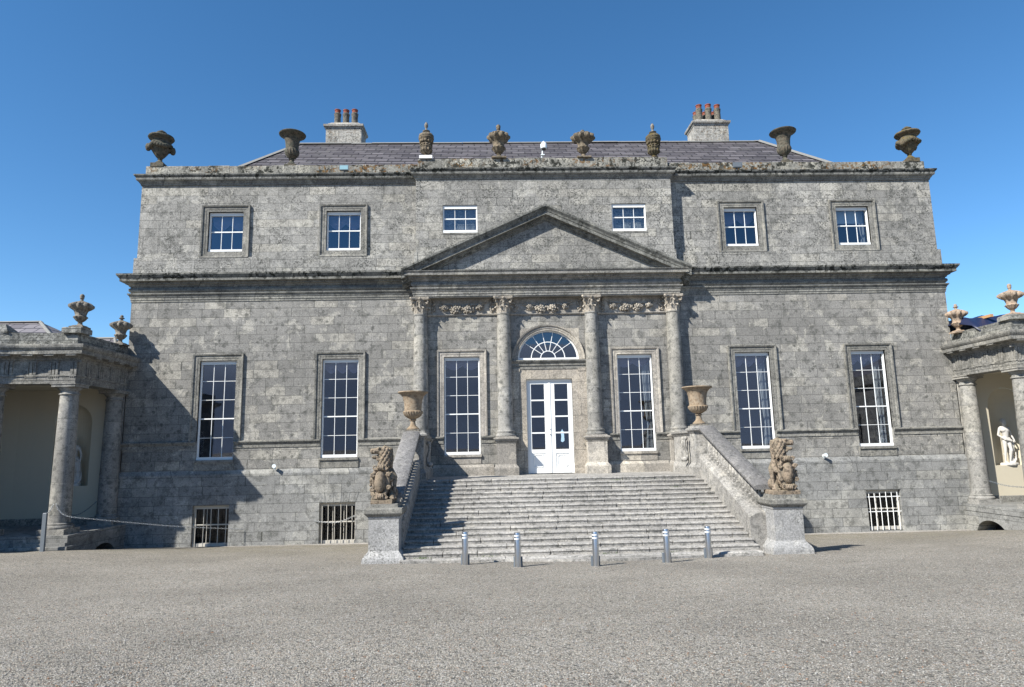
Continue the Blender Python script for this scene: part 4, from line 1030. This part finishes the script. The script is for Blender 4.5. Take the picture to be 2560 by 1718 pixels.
# arch voussoirs / mound / roofs
w = MB(); w.rect(-24.35, -4.0, .48, .42, [(0, 9.10), (0, 9.18), (-.12, 9.30), (-.34, 9.52), (-.40, 9.54)])
w.build('pier_cap', M['parapet'], ctL)
w = MB()
def hip(x0, x1, y0, y1, rx0, rx1, ry_, ze, zr_):
    A, B_, C_, D = (x0, y0, ze), (x1, y0, ze), (x1, y1, ze), (x0, y1, ze); E, F = (rx0, ry_, zr_), (rx1, ry_, zr_)
    w.add([A, B_, C_, D, E, F], [(0, 1, 5, 4), (1, 2, 5), (2, 3, 4, 5), (3, 0, 4)])
hip(-46, -25.0, .8, 8.0, -43, -28.3, 4.2, 9.4, 11.28)
wr = w.build('wing_roof', M['slate'], ctL)
w = MB(); 
w.rings([[(x, 4.0, 11.26), (x, 4.2, 11.36), (x, 4.4, 11.26)] for x in (-43, -28.3)]); hipstrip((-25.0, .8, 9.42), (-28.3, 4.2, 11.3), .12, .07)
w.build('roof_flashing', M['lead'], wr)
w = MB(); hip(-24.6, -21.9, .5, 3.1, -23.9, -22.75, 1.8, 9.0, 9.86)
wr = w.build('roof_lantern', M['slate'], ctL); w = MB(); w.rings([[(x, 1.68, 9.84), (x, 1.8, 9.93), (x, 1.92, 9.84)] for x in (-23.9, -22.75)]); hipstrip((-21.9, .5, 9.0), (-22.75, 1.8, 9.88), .08, .05); w.build('roof_flashing', M['lead'], wr)
# tarpaulin over the roof on the right
tp = MB(); R = []
for i in range(19):
    x = 20.95+.25*i; zt_ = 9.80+.16*min(1, i/8)+.05*sin(i*1.3)+(-.25 if i == 0 else 0)
    R.append([(x, -2.2, 8.9), (x, -1.7, 9.25+.03*sin(i*2.1)), (x, -1.0, zt_-.12+.04*sin(i*1.7)), (x, -.5, zt_), (x, .3, zt_-.05), (x, 1.0, 9.3)])
tp.rings(R, False, False, False)
o = tp.build('tarpaulin', M['tarp'], smooth=True, angle=60)
tag(o, 'dark navy tarpaulin sheeted over the roof of the right colonnade', 'tarpaulin')
sm = o.modifiers.new('thickness', 'SOLIDIFY'); sm.thickness = .02
w = MB(); w.box(22.05, 22.2, -1.62, .5, 9.68, 9.82); tag(w.build('timber_baulk', M['timber']), 'short orange timber baulk poking out above the navy tarpaulin', 'timber')

# ------------------------------------------------------------ urns
ZT = 18.70
def lathe_obj(name, prof, mat, parent, c, zo=0, seg=36, lobes=0, amp=None, sc=1.0):
    w = MB(); w.lathe(c[0], c[1], prof, seg, lobes, amp, zo=zo, sc=sc); return w.build(name, mat, parent, smooth=True, angle=45)
def foot(root, c, z0, mat, hx=.27, h=.12):
    w = MB(); w.rect(c[0], c[1], hx, hx, [(0, z0), (0, z0+h)]); return w.build('plinth', mat, root)
def urn_rope(x, y, z, label, mat, g):
    r = thing('stone_urn', label, 'urn', (x, y, z), g); c = (x, y)
    foot(r, c, z-.02, mat, .33, .22)
    lathe_obj('bowl', [(.24, .2), (.26, .24), (.22, .3), (.12, .40), (.09, .46), (.13, .5), (.10, .53), (.20, .62), (.34, .82), (.45, 1.02), (.50, 1.16), (.50, 1.28), (.45, 1.36), (.42, 1.42), (.44, 1.52), (.50, 1.58), (.60, 1.62), (.645, 1.69), (.61, 1.77), (.45, 1.82), (.2, 1.84), (.14, 1.88), (.13, 1.9)], mat, r, c, z, 40, 20, [0]*9+[.03]*3+[0]*11)
    w = MB()
    for i in range(29):
        a = 2*pi*i/28; dr = .14*abs(sin(2*a+.4))
        w.ball((x+(.50)*cos(a), y+.50*sin(a), z+1.25-dr), .145, 8, 6, sz=.9)
    for a in (.5, pi+.5): w.ball((x+.58*cos(a), y+.58*sin(a), z+1.08), .15, 8, 6, sz=1.5)
    w.build('rope_swag', mat, r, smooth=True, angle=80)
    lathe_obj('finial', [(.12, 1.86), (.14, 1.92), (.24, 1.96), (.25, 2.01), (.21, 2.05), (.12, 2.08), (.10, 2.12), (.03, 2.16)], mat, r, c, z, 20)
def urn_krater(x, y, z, label, mat, g):
    r = thing('stone_urn', label, 'urn', (x, y, z), g); c = (x, y)
    foot(r, c, z-.02, mat, .30, .12)
    lathe_obj('bowl', [(.26, .1), (.27, .15), (.19, .22), (.12, .30), (.10, .38), (.14, .42), (.10, .46), (.22, .56), (.34, .72), (.37, .86), (.35, .96), (.33, .99), (.33, 1.05), (.345, 1.3), (.37, 1.5), (.44, 1.66), (.58, 1.76), (.68, 1.81), (.70, 1.86), (.66, 1.90), (.5, 1.86), (.38, 1.5), (.3, 1.2)], mat, r, c, z, 48, 16, [0]*7+[.05]*4+[0]*12)
def urn_leaf(x, y, z, label, mat, g):
    r = thing('stone_urn', label, 'urn', (x, y, z), g); c = (x, y)
    lathe_obj('bowl', [(0.24, 0.0), (0.25, 0.053), (0.15, 0.106), (0.1, 0.159), (0.16, 0.212), (0.27, 0.319), (0.3, 0.443), (0.29, 0.531), (0.33, 0.584), (0.29, 0.637), (0.28, 0.796), (0.33, 0.938), (0.4, 1.009), (0.41, 1.08), (0.37, 1.115), (0.4, 1.168), (0.37, 1.257), (0.27, 1.345), (0.18, 1.389)], mat, r, c, z, 48, 12, [0]*4+[.08]*4+[.03]*4+[.0]*4+[.06]*3)
    w = MB(); rg = random.Random(int(x*7))
    for k in range(12):
        a = 2*pi*k/12
        w.ball((x+.30*cos(a), y+.30*sin(a), z+.86+.03*(k % 2)), .085, 7, 5, sz=1.3); w.ball((x+.29*cos(a+.2), y+.29*sin(a+.2), z+.69), .06, 6, 4); w.ball((x+.27*cos(a), y+.27*sin(a), z+.40), .07, 6, 5, sz=1.6)
    w.build('carved_leaves', mat, r, smooth=True, angle=80)
    fm = M['urn_grey']
    lathe_obj('finial', [(.15, 1.36), (.13, 1.42), (.19, 1.46), (.20, 1.50), (.10, 1.54), (.055, 1.60), (.05, 1.68), (.085, 1.72), (.10, 1.80), (.09, 1.90), (.05, 1.98), (.01, 2.02)], fm, r, c, z, 20)
def urn_petal(x, y, z, label, mat, g, finial=1, h=1.0, rimr=.50, waist=True):
    r = thing('stone_urn', label, 'urn', (x, y, z), g); c = (x, y)
    w = MB(); w.rect(x, y, .30*h, .30*h, [(0.08*h, z-.02), (.08*h, z+.06), (0, z+.08), (-.06*h, z+.12)]); w.build('plinth', mat, r)
    P = [(.22, .08), (.24, .12), (.16, .18), (.10, .26), (.13, .30), (.10, .33), (.19, .40), (.27, .50), (.30, .56), (.345, .60), (.35, .64), (.29, .68), (.27, .72), (.29, .86), (.34, .98), (.40, 1.06), (.45, 1.12), (.50, 1.19), (.50, 1.30), (.43, 1.38), (.31, 1.45), (.19, 1.50), (.11, 1.54)]
    P = [(a*(rimr/.5 if b_ > 1 else 1), b_) for a, b_ in P]
    lathe_obj('bowl', P, mat, r, c, z, 60, 10, [0]*6+[.08]*4+[.0]*3+[.05]*2+[.10, .13, .14, .14, .10, .06, 0, 0], h)
    w = MB()
    for k in range(10):
        a = 2*pi*k/10; w.ball((x+h*rimr*.93*cos(a), y+h*rimr*.93*sin(a), z+h*1.24), h*.085, 7, 5, sz=.9); w.ball((x+h*.40*rimr/.5*cos(a+.3), y+h*.4*rimr/.5*sin(a+.3), z+h*1.36), h*.06, 6, 4)
    w.build('petal_rim', mat, r, smooth=True, angle=80)
    if finial == 1: F = [(.11, 1.52), (.08, 1.58), (.07, 1.64), (.10, 1.67), (.11, 1.70), (.10, 1.74), (.12, 1.80), (.11, 1.88), (.05, 1.94)]
    elif finial == 2: F = [(.11, 1.52), (.08, 1.58), (.07, 1.62), (.15, 1.66), (.16, 1.70), (.08, 1.73), (.10, 1.79), (.08, 1.86), (.02, 1.90)]
    else: F = [(.11, 1.5), (.09, 1.58), (.10, 1.62), (.09, 1.68), (.05, 1.70)]
    lathe_obj('finial', F, mat if finial != 2 else M['urn_grey'] if x < 0 else mat, r, c, z, 20, sc=h)
gp = 'urns along the roof parapet'
urn_rope(-20.30, .40, ZT, 'dark lidded stone urn with rope swag on the left roof corner', M['urn_dark'], gp)
urn_krater(-13.38, .40, ZT, 'dark open stone vase with wide rim on the roof edge left of the chimney', M['urn_dark'], gp)
w = MB(); 
urn_leaf(-6.17, -.15, 18.95, 'brown leaf-carved urn with pointed finial on a white slab', M['urn_brown'], gp)
w = MB(); w.rect(-6.17, -.15, .34, .34, [(0, 18.79), (0, 18.95)]); tag(w.build('stone_slab', M['white']), 'clean white slab under the brown leaf-carved urn', 'slab')
urn_petal(-2.33, -.15, 18.80, 'brown stone urn with petal rim and knob finial, left of the roof camera', M['urn_brown'], gp, 1, 1.03, .54)
urn_petal(2.18, -.15, 18.80, 'dark brown stone urn with spiky petal rim and short stump, right of the roof camera', M['urn_brown'], gp, 3, .98, .60)
urn_leaf(5.97, -.15, 18.82, 'mossy leaf-carved urn with pale pointed finial at the right end of the centre block', M['urn_moss'], gp)
urn_krater(13.32, .40, ZT, 'grey open stone vase with wide rim beside the right roof hip', M['urn_dark'], gp)
urn_rope(20.30, .40, ZT, 'mossy lidded stone urn with rope swag on the right roof corner', M['urn_moss'], gp)
gc = 'urns on the colonnade parapets'
w = MB(); w.rect(-21.25, -3.85, .42, .42, [(0, 9.08), (0, 9.30), (-.05, 9.34)]); w.build('urn_block', M['parapet'], ctL)
w = MB(); w.rect(21.33, -3.85, .42, .42, [(0, 9.08), (0, 9.26), (-.05, 9.30)]); w.build('urn_block', M['parapet'], ctR)
urn_petal(-21.15, -3.85, 9.34, 'dark petal-rimmed urn on the outer corner of the left colonnade', M['urn_grey'], gc, 1, .80, .56)
urn_petal(-21.13, -.62, 9.08, 'grey petal-rimmed urn against the left flank of the house', M['urn_grey'], gc, 2, .80, .56)
urn_petal(21.38, -3.85, 9.30, 'warm pinkish petal-rimmed urn on the corner of the right colonnade', M['urn_pink'], gc, 1, .78, .60)
urn_petal(21.05, -.62, 9.05, 'pale petal-rimmed urn with grey finial beside the right flank of the house', M['urn_pink'], gc, 2, .80, .56)
urn_petal(25.05, .3, 8.9, 'pale urn half cut off by the right edge of the photo', M['urn_pink'], gc, 2, .70, .56)
def medici(x, y, z, label):
    r = thing('stone_urn', label, 'urn', (x, y, z), 'open vases at the head of the stairs'); c = (x, y)
    foot(r, c, z-.01, M['urn_grey'], .30, .08)
    lathe_obj('foot', [(.27, .07), (.28, .11), (.22, .16), (.14, .24), (.11, .34), (.10, .44), (.15, .47), (.15, .51), (.10, .53)], M['urn_warm'], r, c, z, 32)
    lathe_obj('bowl', [(.10, .52), (.20, .56), (.34, .66), (.41, .78), (.43, .84), (.40, .88), (.37, .89), (.37, .95), (.385, 1.2), (.41, 1.36), (.46, 1.50), (.56, 1.62), (.63, 1.65), (.66, 1.68), (.65, 1.72), (.60, 1.72), (.5, 1.60), (.36, 1.36), (.33, 1.0)], M['urn_warm'], r, c, z, 64, 22, [0, .03, .05, .05, .03]+[0]*7+[.012, .012, .012]+[0]*4)
medici(-6.36, -4.22, 4.50, 'warm brown open stone vase on the pier left of the stairs')
medici(6.20, -4.22, 4.50, 'warm brown open stone vase on the pier right of the stairs')
# ------------------------------------------------------------ statues
def capsule(w, p, q, r0, r1, seg=10):
    p, q = Vector(p), Vector(q); pts = [p.lerp(q, t) for t in (0, .33, .66, 1)]
    w.tube(pts, [r0, r0*.67+r1*.33, r0*.33+r1*.67, r1], seg); w.ball(p, r0*.99, seg, 8); w.ball(q, r1*.99, seg, 8)
def organic(w, name, mat, parent, vox=.02, disp=0.0, it=2):
    o = w.build(name, mat, parent, smooth=True, angle=180)
    m_ = o.modifiers.new('remesh', 'REMESH'); m_.mode = 'VOXEL'; m_.voxel_size = vox; m_.use_smooth_shade = True
    if it: s_ = o.modifiers.new('smooth', 'SMOOTH'); s_.iterations = it; s_.factor = .5
    if disp:
        tx = bpy.data.textures.new(name+'_tex', 'CLOUDS'); tx.noise_scale = .07; tx.noise_depth = 3
        d_ = o.modifiers.new('wear', 'DISPLACE'); d_.texture = tx; d_.strength = disp; d_.mid_level = .5
    return o
def spiral(w, c, r, th, ax='x', n=18, turns=1.4, d=1, ph=0):
    pts = []
    for i in range(n):
        t = i/(n-1); a = ph+d*turns*2*pi*t; rr = r*(1-.75*t)
        pts.append((c[0]+rr*cos(a), c[1], c[2]+rr*sin(a)) if ax == 'y' else (c[0], c[1]+rr*cos(a), c[2]+rr*sin(a)))
    w.tube(pts, [th*(1-.3*i/n) for i in range(n)], 7)
def lion(x, y, z, s, label):
    """upright heraldic lion behind an oval scrolled shield; s=+1 head turned to +x"""
    r = thing('lion_statue', label, 'statue', (x, y, z), 'lions on the stair pedestals')
    T = lambda p: (x+s*p[0], y+p[1], z+p[2])
    w = MB(); a, b_ = (x-.52, x+.42) if s > 0 else (x-.38, x+.34)
    w.rings([[(a+e, y-.40+e, zz), (b_-e, y-.40+e, zz), (b_-e, y+.42-e, zz), (a+e, y+.42-e, zz)] for zz, e in ((z, 0), (z+.12, 0), (z+.14, .02))])
    w.build('statue_base', M['lion'], r)
    z0 = z; T = lambda p: (x+s*p[0]*.92, y+p[1], z0+.12+p[2]*1.02)
    B = MB()
    def ball(p, rr, **k): B.ball(T(p), rr, 12, 8, **k)
    def cap(p, q, a_, b2): capsule(B, T(p), T(q), a_, b2)
    # trunk, haunches, chest, shoulders
    cap((.02, .16, .22), (.0, .14, .75), .27, .27); cap((0, .14, .75), (-.02, .08, 1.12), .27, .20)
    ball((-.30, .10, .22), .20, sz=1.1); ball((.30, .10, .22), .20, sz=1.1)
    cap((-.32, .02, .20), (-.34, -.22, .07), .13, .09); cap((.30, .0, .20), (.30, -.22, .07), .13, .09)
    for q in (-.34, .30):
        for k in (-.06, 0, .06): ball((q+k, -.30, .045), .05)
    # standing foreleg at the back
    cap((-.22, .06, .95), (-.40, .0, .72), .13, .10); cap((-.40, .0, .72), (-.40, -.06, .40), .09, .07); cap((-.40, -.06, .40), (-.41, -.10, .08), .065, .06)
    for k in (-.05, 0, .05): ball((-.41+k, -.18, .05), .045)
    # foreleg hugging the shield
    cap((.24, .06, .95), (.42, -.02, .70), .13, .09); cap((.42, -.02, .70), (.40, -.16, .56), .085, .08)
    for k in (-.07, 0, .07): ball((.42+abs(k)*.3, -.22, .56+k*1.1), .055)
    # near paw on the shield's left rim
    cap((-.28, .02, .90), (-.28, -.16, .66), .10, .08)
    for k in (-.06, 0, .06): ball((-.22, -.25, .56+k), .055)
    # neck
    cap((-.04, .08, 1.10), (.0, .02, 1.45), .18, .18)
    # mane: rows of curled locks
    for row in range(6):
        zz = 1.12+.105*row; nn = 11
        for k in range(nn):
            a_ = 2*pi*(k+.5*(row % 2))/nn; rad = .20+.035*sin(pi*(row+1)/7)
            px_, py_ = -.05+rad*cos(a_), .05+rad*sin(a_)
            if px_ > .06 and row >= 3 and py_ < .2: continue
            ball((px_, py_, zz), .058, sz=1.15); ball((px_*1.12+.01, py_*1.12, zz-.05), .036)
    ball((-.06, .05, 1.58), .20); ball((-.02, -.12, 1.70), .05); ball((.0, .12, 1.72), .055, sz=1.3)
    # head: skull, brow, muzzle, open jaws
    ball((.08, -.02, 1.58), .165); cap((.12, -.05, 1.62), (.34, -.10, 1.60), .125, .10); ball((.40, -.11, 1.60), .088, sz=1.2); ball((.45, -.12, 1.65), .04)
    cap((.10, -.04, 1.42), (.34, -.10, 1.39), .085, .065); ball((.38, -.11, 1.40), .055)
    for k in range(3): ball((.10+.06*k, -.10, 1.33-.02*(k % 2)), .045, sz=1.3)
    ball((.17, -.17, 1.69), .05); ball((.22, .05, 1.69), .05); ball((.33, -.20, 1.57), .035)
    organic(B, 'lion_body', M['lion'], r, .015, .012, 1)
    # shield with scrolled frame
    B = MB(); cx_, cz_ = .06, .60
    ring = []
    for i in range(41):
        a_ = 2*pi*i/40; ring.append(T((cx_+.27*cos(a_), -.30+.04*cos(2*a_), cz_+.47*sin(a_))))
    B.tube(ring[:-1]+[ring[0]], .062, 8); B.ball(T((cx_+.0, -.26, cz_)), .30, 20, 14, sx=.86, sy=.32, sz=1.45)
    B.ball(T((cx_+.02, -.34, cz_+.0)), .22, 24, 16, sx=.84, sy=.7, sz=1.66)
    for zc, d in ((1.06, 1), (.12, 1)):
        for k in range(4):
            pts = []
            for i in range(10):
                a_ = -pi*.6+pi*1.5*i/9; pts.append(T((cx_-.10+.065*k, -.36-.075*cos(a_), zc+.085*sin(a_))))
            B.tube(pts, .026, 7)
        for q in (-.18, .20): spiral(B, T((cx_+q, -.38, zc)), .085, .032, 'y', d=s)
    for q, zz in ((-.28, .82), (.30, .82), (-.29, .40), (.31, .36)): spiral(B, T((cx_+q, -.36, zz)), .075, .035, 'y', d=s if q > 0 else -s)
    organic(B, 'shield', M['lion'], r, .013, .008, 0)
lion(-6.66, -10.12, 1.93, -1, 'brown stone lion with shield on the left stair pedestal, head turned left')
lion(7.16, -10.12, 1.93, 1, 'brown stone lion with shield on the right stair pedestal, jaws open to the right')

def nude(x, y, z, s, label, H=2.25):
    r = thing('niche_statue', label, 'statue', (x, y, z), 'white figures in the colonnade niches')
    k_ = H/1.85; T = lambda p: (x+s*p[0]*k_, y+p[1]*k_, z+.10+p[2]*k_)
    w = MB(); w.rings([[(x+rr*cos(2*pi*i/14)*(1+.12*sin(3*i)), y+rr*.75*sin(2*pi*i/14), zz) for i in range(14)] for zz, rr in ((z, .42), (z+.08, .42), (z+.12, .36))]); w.build('statue_base', M['marble'], r)
    B = MB()
    def ball(p, rr, **k): B.ball(T(p), rr*k_, 12, 8, **k)
    def cap(p, q, a_, b2): capsule(B, T(p), T(q), a_*k_, b2*k_)
    # head to the (viewer's) left, hips thrown right
    ball((-.02, -.02, 1.71), .098, sz=1.22); ball((-.03, .03, 1.76), .10); ball((-.02, -.10, 1.69), .028); ball((-.02, -.08, 1.62), .05)
    rg = random.Random(3)
    for i in range(34):
        a_ = rg.uniform(0, pi*2); e = rg.uniform(.1, 1.4); ball((-.02+.10*cos(a_)*cos(e), .03+.10*sin(a_)*cos(e) if sin(a_) > -.3 else .0, 1.75+.09*sin(e)), .026)
    cap((-.02, .01, 1.52), (-.02, 0, 1.62), .055, .052)
    cap((-.15, 0, 1.47), (.13, 0, 1.45), .075, .075); cap((-.08, -.03, 1.38), (.07, -.03, 1.37), .115, .115); cap((0, -.01, 1.36), (.01, 0, 1.13), .145, .115)
    cap((-.05, -.0, 1.02), (.08, 0, .98), .115, .12); ball((0, .07, .95), .12)
    # engaged leg (left in view), relaxed leg forward
    cap((-.07, 0, .93), (-.10, -.03, .52), .095, .06); cap((-.10, -.03, .52), (-.13, 0, .10), .062, .038); ball((-.11, .02, .36), .06, sz=1.5); cap((-.13, .01, .04), (-.15, -.14, .03), .04, .03)
    cap((.10, 0, .93), (.10, -.10, .52), .095, .06); cap((.10, -.10, .52), (.08, 0, .10), .06, .038); ball((.10, -.02, .36), .06, sz=1.5); cap((.08, .01, .04), (.13, -.13, .03), .04, .03)
    # right arm bent, hand on hip; left arm down to the stump
    cap((-.20, .02, 1.44), (-.27, .05, 1.17), .058, .045); cap((-.27, .05, 1.17), (-.16, -.08, 1.02), .043, .032); 
    for i in range(4): cap((-.15, -.09, 1.03-.018*i), (-.09, -.12, 1.035-.022*i), .014, .011)
    cap((-.15, -.09, 1.03), (-.14, -.13, 1.07), .013, .011)
    cap((.18, .02, 1.43), (.27, .03, 1.17), .056, .043); cap((.27, .03, 1.17), (.31, -.06, .95), .041, .03)
    for i in range(4): cap((.31+.012*i-.02, -.07, .93), (.31+.014*i-.02, -.10, .86), .013, .010)
    cap((.29, -.08, .93), (.27, -.11, .90), .013, .01)
    # cloth across the hips, falling to a tree stump with a side branch
    cap((-.10, -.10, .98), (.14, -.11, .92), .045, .06); cap((.20, .02, .92), (.22, .06, .45), .07, .08); cap((.20, .08, .0), (.18, .08, .55), .11, .09)
    cap((.24, .0, .02), (.33, .0, .16), .05, .04); cap((.33, 0, .16), (.35, .0, .44), .035, .02)
    for i in range(6): cap((.14+.03*i, -.04-.01*(i % 2), .90), (.15+.025*i, -.02, .48), .022, .016)
    organic(B, 'figure', M['marble'], r, .018, .0, 1)
nude(23.42, .22, 2.32, 1, 'white marble figure leaning on a stump in the right colonnade niche')
nude(-23.42, .22, 2.32, 1, 'pale marble figure in the shadowed left colonnade niche, half hidden by a column')

# ------------------------------------------------------------ bollards
def bollard():
    x = y = z = 0
    r = thing('bollard', 'b', 'bollard', (0, 0, 0), 'steel bollards in front of the stairs')
    w = MB(); w.lathe(0, 0, [(.095, -.1), (.095, .985), (.09, 1.0), (.0, 1.005)], 28, cap1=False); w.build('post', M['steel'], r, smooth=True, angle=40)
    for zz in (.80, .89):
        w = MB(); w.lathe(0, 0, [(.0955, zz), (.0965, zz+.003), (.0965, zz+.042), (.0955, zz+.045)], 28); w.build('reflective_band', M['band'], r, smooth=True, angle=40)
    w = MB(); w.box(-.135, .125, .0, .10, -.08, .30); w.build('lock_box', M['iron'], r)
    return r
b0 = bollard()
BL = [((-3.84, -11.76), 'steel bollard in front of the shadowed left end of the stairs'), ((-2.22, -12.92), 'second steel bollard from the left, before the stairs'),
      ((.06, -13.24), 'middle steel bollard, in line with the front door'), ((2.34, -12.63), 'steel bollard second from the right, before the stairs'), ((4.03, -11.33), 'rightmost steel bollard, nearest the right lion pedestal')]
for i, ((x, y), lb) in enumerate(BL):
    z = gz(x, y)
    o = b0 if i == 0 else dup(b0, (x, y, z))
    o.location = (x, y, z); o['label'] = lb; o.rotation_euler = (rs.uniform(-.012, .012), rs.uniform(-.012, .012), rs.uniform(-.2, .2))
b0_children_fixed = True

# ------------------------------------------------------------ post and chains
px_, py_ = -21.05, -5.25; pz_ = gz(px_, py_)
w = MB(); w.rect(px_, py_, .075, .05, [(0, pz_-.2), (0, 1.46), (-.02, 1.49)]); tag(w.build('chain_post', M['iron']), 'grey iron post on the gravel beside the left colonnade column', 'post')
def chain(pts, label, wd=.021, mat='chain'):
    w = MB(); P = [Vector(p) for p in pts]; L = 0; step = .075; k = 0
    # Catmull-Rom through the points, links alternately turned
    Q = []
    for i in range(len(P)-1):
        p0, p1, p2, p3 = P[max(i-1, 0)], P[i], P[i+1], P[min(i+2, len(P)-1)]
        n = max(2, int((p2-p1).length/.01))
        for j in range(n):
            t = j/n; Q.append(.5*((2*p1)+(-p0+p2)*t+(2*p0-5*p1+4*p2-p3)*t*t+(-p0+3*p1-3*p2+p3)*t**3))
    acc = 0; last = Q[0]
    for q in Q[1:]:
        acc += (q-last).length
        if acc >= step:
            d = (q-last).normalized(); up = Vector((0, 0, 1)); s_ = d.cross(up).normalized(); u_ = s_.cross(d); a = s_ if k % 2 else u_
            c = q; loop = [c+d*.052*cos(2*pi*i/10)+a*.026*sin(2*pi*i/10) for i in range(10)]
            w.tube(loop+[loop[0]], .008, 5, False); k += 1; acc = 0
        last = q
    return tag(w.build('chain', M[mat], smooth=True, angle=80), label, 'chain')
chain([(-21.30, -4.26, 1.82), (-21.12, -4.28, 1.50), (-20.75, -4.2, 1.24), (-19.9, -3.7, 1.05), (-18.7, -2.85, .78), (-17.2, -1.85, .48), (-14.95, -.16, .11)], 'pale chain hanging from the left colonnade column across the basement window to the wall')
chain([(-21.36, -4.25, 1.80), (-21.25, -4.7, 1.50), (-21.08, -5.2, 1.42)], 'short chain between the left colonnade column and the iron post')
chain([(-21.5, -3.4, 1.35), (-21.7, -2.2, 1.12), (-21.72, -1.4, 1.25), (-21.6, -.75, 1.62)], 'dark chain sagging between the columns inside the left colonnade', mat='iron')
chain([(-11.6, -.14, .42), (-11.0, -.16, .34), (-10.4, -.16, .34), (-9.6, -.14, .62)], 'short pale chain across the bars of the basement window next to the stairs')
chain([(21.5, -.75, 1.62), (21.9, -1.5, 1.40), (22.4, -2.6, 1.38), (21.9, -3.4, 1.55)], 'thin chain sagging between the columns of the right colonnade', mat='iron')

# ------------------------------------------------------------ lamps and cameras on the house
def flood(x, z, lit, label):
    r = thing('floodlight', label, 'floodlight', (x, -.28, z), 'small floodlights on the top cornice')
    w = MB(); w.rings([[(x+a, -.30-.0+b_*0, zz) for a, zz in ((-.25, z+.02), (.25, z+.02), (.25, z+.30), (-.25, z+.30))], [(x+a*.8, -.10, zz) for a, zz in ((-.25, z+.05), (.25, z+.05), (.25, z+.28), (-.25, z+.28))]]); w.build('housing', M['iron'], r)
    w = MB(); w.box(x-.21, x+.21, -.312, -.302, z+.05, z+.27); w.build('lamp_glass', M['floodglass' if lit else 'lens'] if lit else M['iron'], r)
    w = MB(); w.box(x-.03, x+.03, -.2, -.05, z-.06, z+.06); w.build('bracket', M['iron'], r)
flood(-10.45, 18.22, True, 'small floodlight with bluish glass on the cornice left of the centre block')
flood(10.40, 18.22, False, 'small dull floodlight on the cornice right of the centre block')
r = thing('security_camera', 'white dome security camera on a bracket at the middle of the roof parapet', 'camera', (0, -.2, 18.8))
w = MB(); w.tube([(-.08, -.05, 18.78), (-.02, -.18, 19.02)], .05, 8); w.tube([(-.02, -.18, 18.98), (.0, -.2, 19.35)], .035, 8); w.box(-.10, .10, -.28, -.16, 19.02, 19.07); w.build('bracket', M['plastic'], r)
w = MB(); w.lathe(.06, -.3, [(.14, 19.34), (.17, 19.37), (.17, 19.60), (.13, 19.66), (.07, 19.69), (.05, 19.76), (0.01, 19.77)], 24); w.build('housing', M['plastic'], r, smooth=True, angle=40)
w = MB(); w.lathe(.06, -.3, [(.02, 19.24), (.08, 19.27), (.12, 19.32), (.13, 19.345)], 20); w.build('dome', M['lens'], r, smooth=True)
for x, z, lb in ((-13.55, 3.02, 'small white spotlight on the basement ledge left of the stairs'), (13.70, 2.98, 'small white spotlight on the basement ledge right of the stairs')):
    r = thing('wall_spotlight', lb, 'spotlight', (x, -.1, z), 'wall spotlights')
    w = MB(); w.tube([(x, -.09, z-.08), (x, -.17, z-.06)], .05, 8); w.build('bracket', M['plastic'], r)
    w = MB(); w.tube([(x-.03, -.12, z), (x, -.22, z+.03), (x+.02, -.33, z+.05)], [.075, .085, .095], 12); w.build('lamp_head', M['plastic'], r, smooth=True, angle=50)
w = MB(); w.box(-.0, .35, -.50, -.44, 18.5, 18.78) if False else None
scene.render.engine = 'CYCLES'
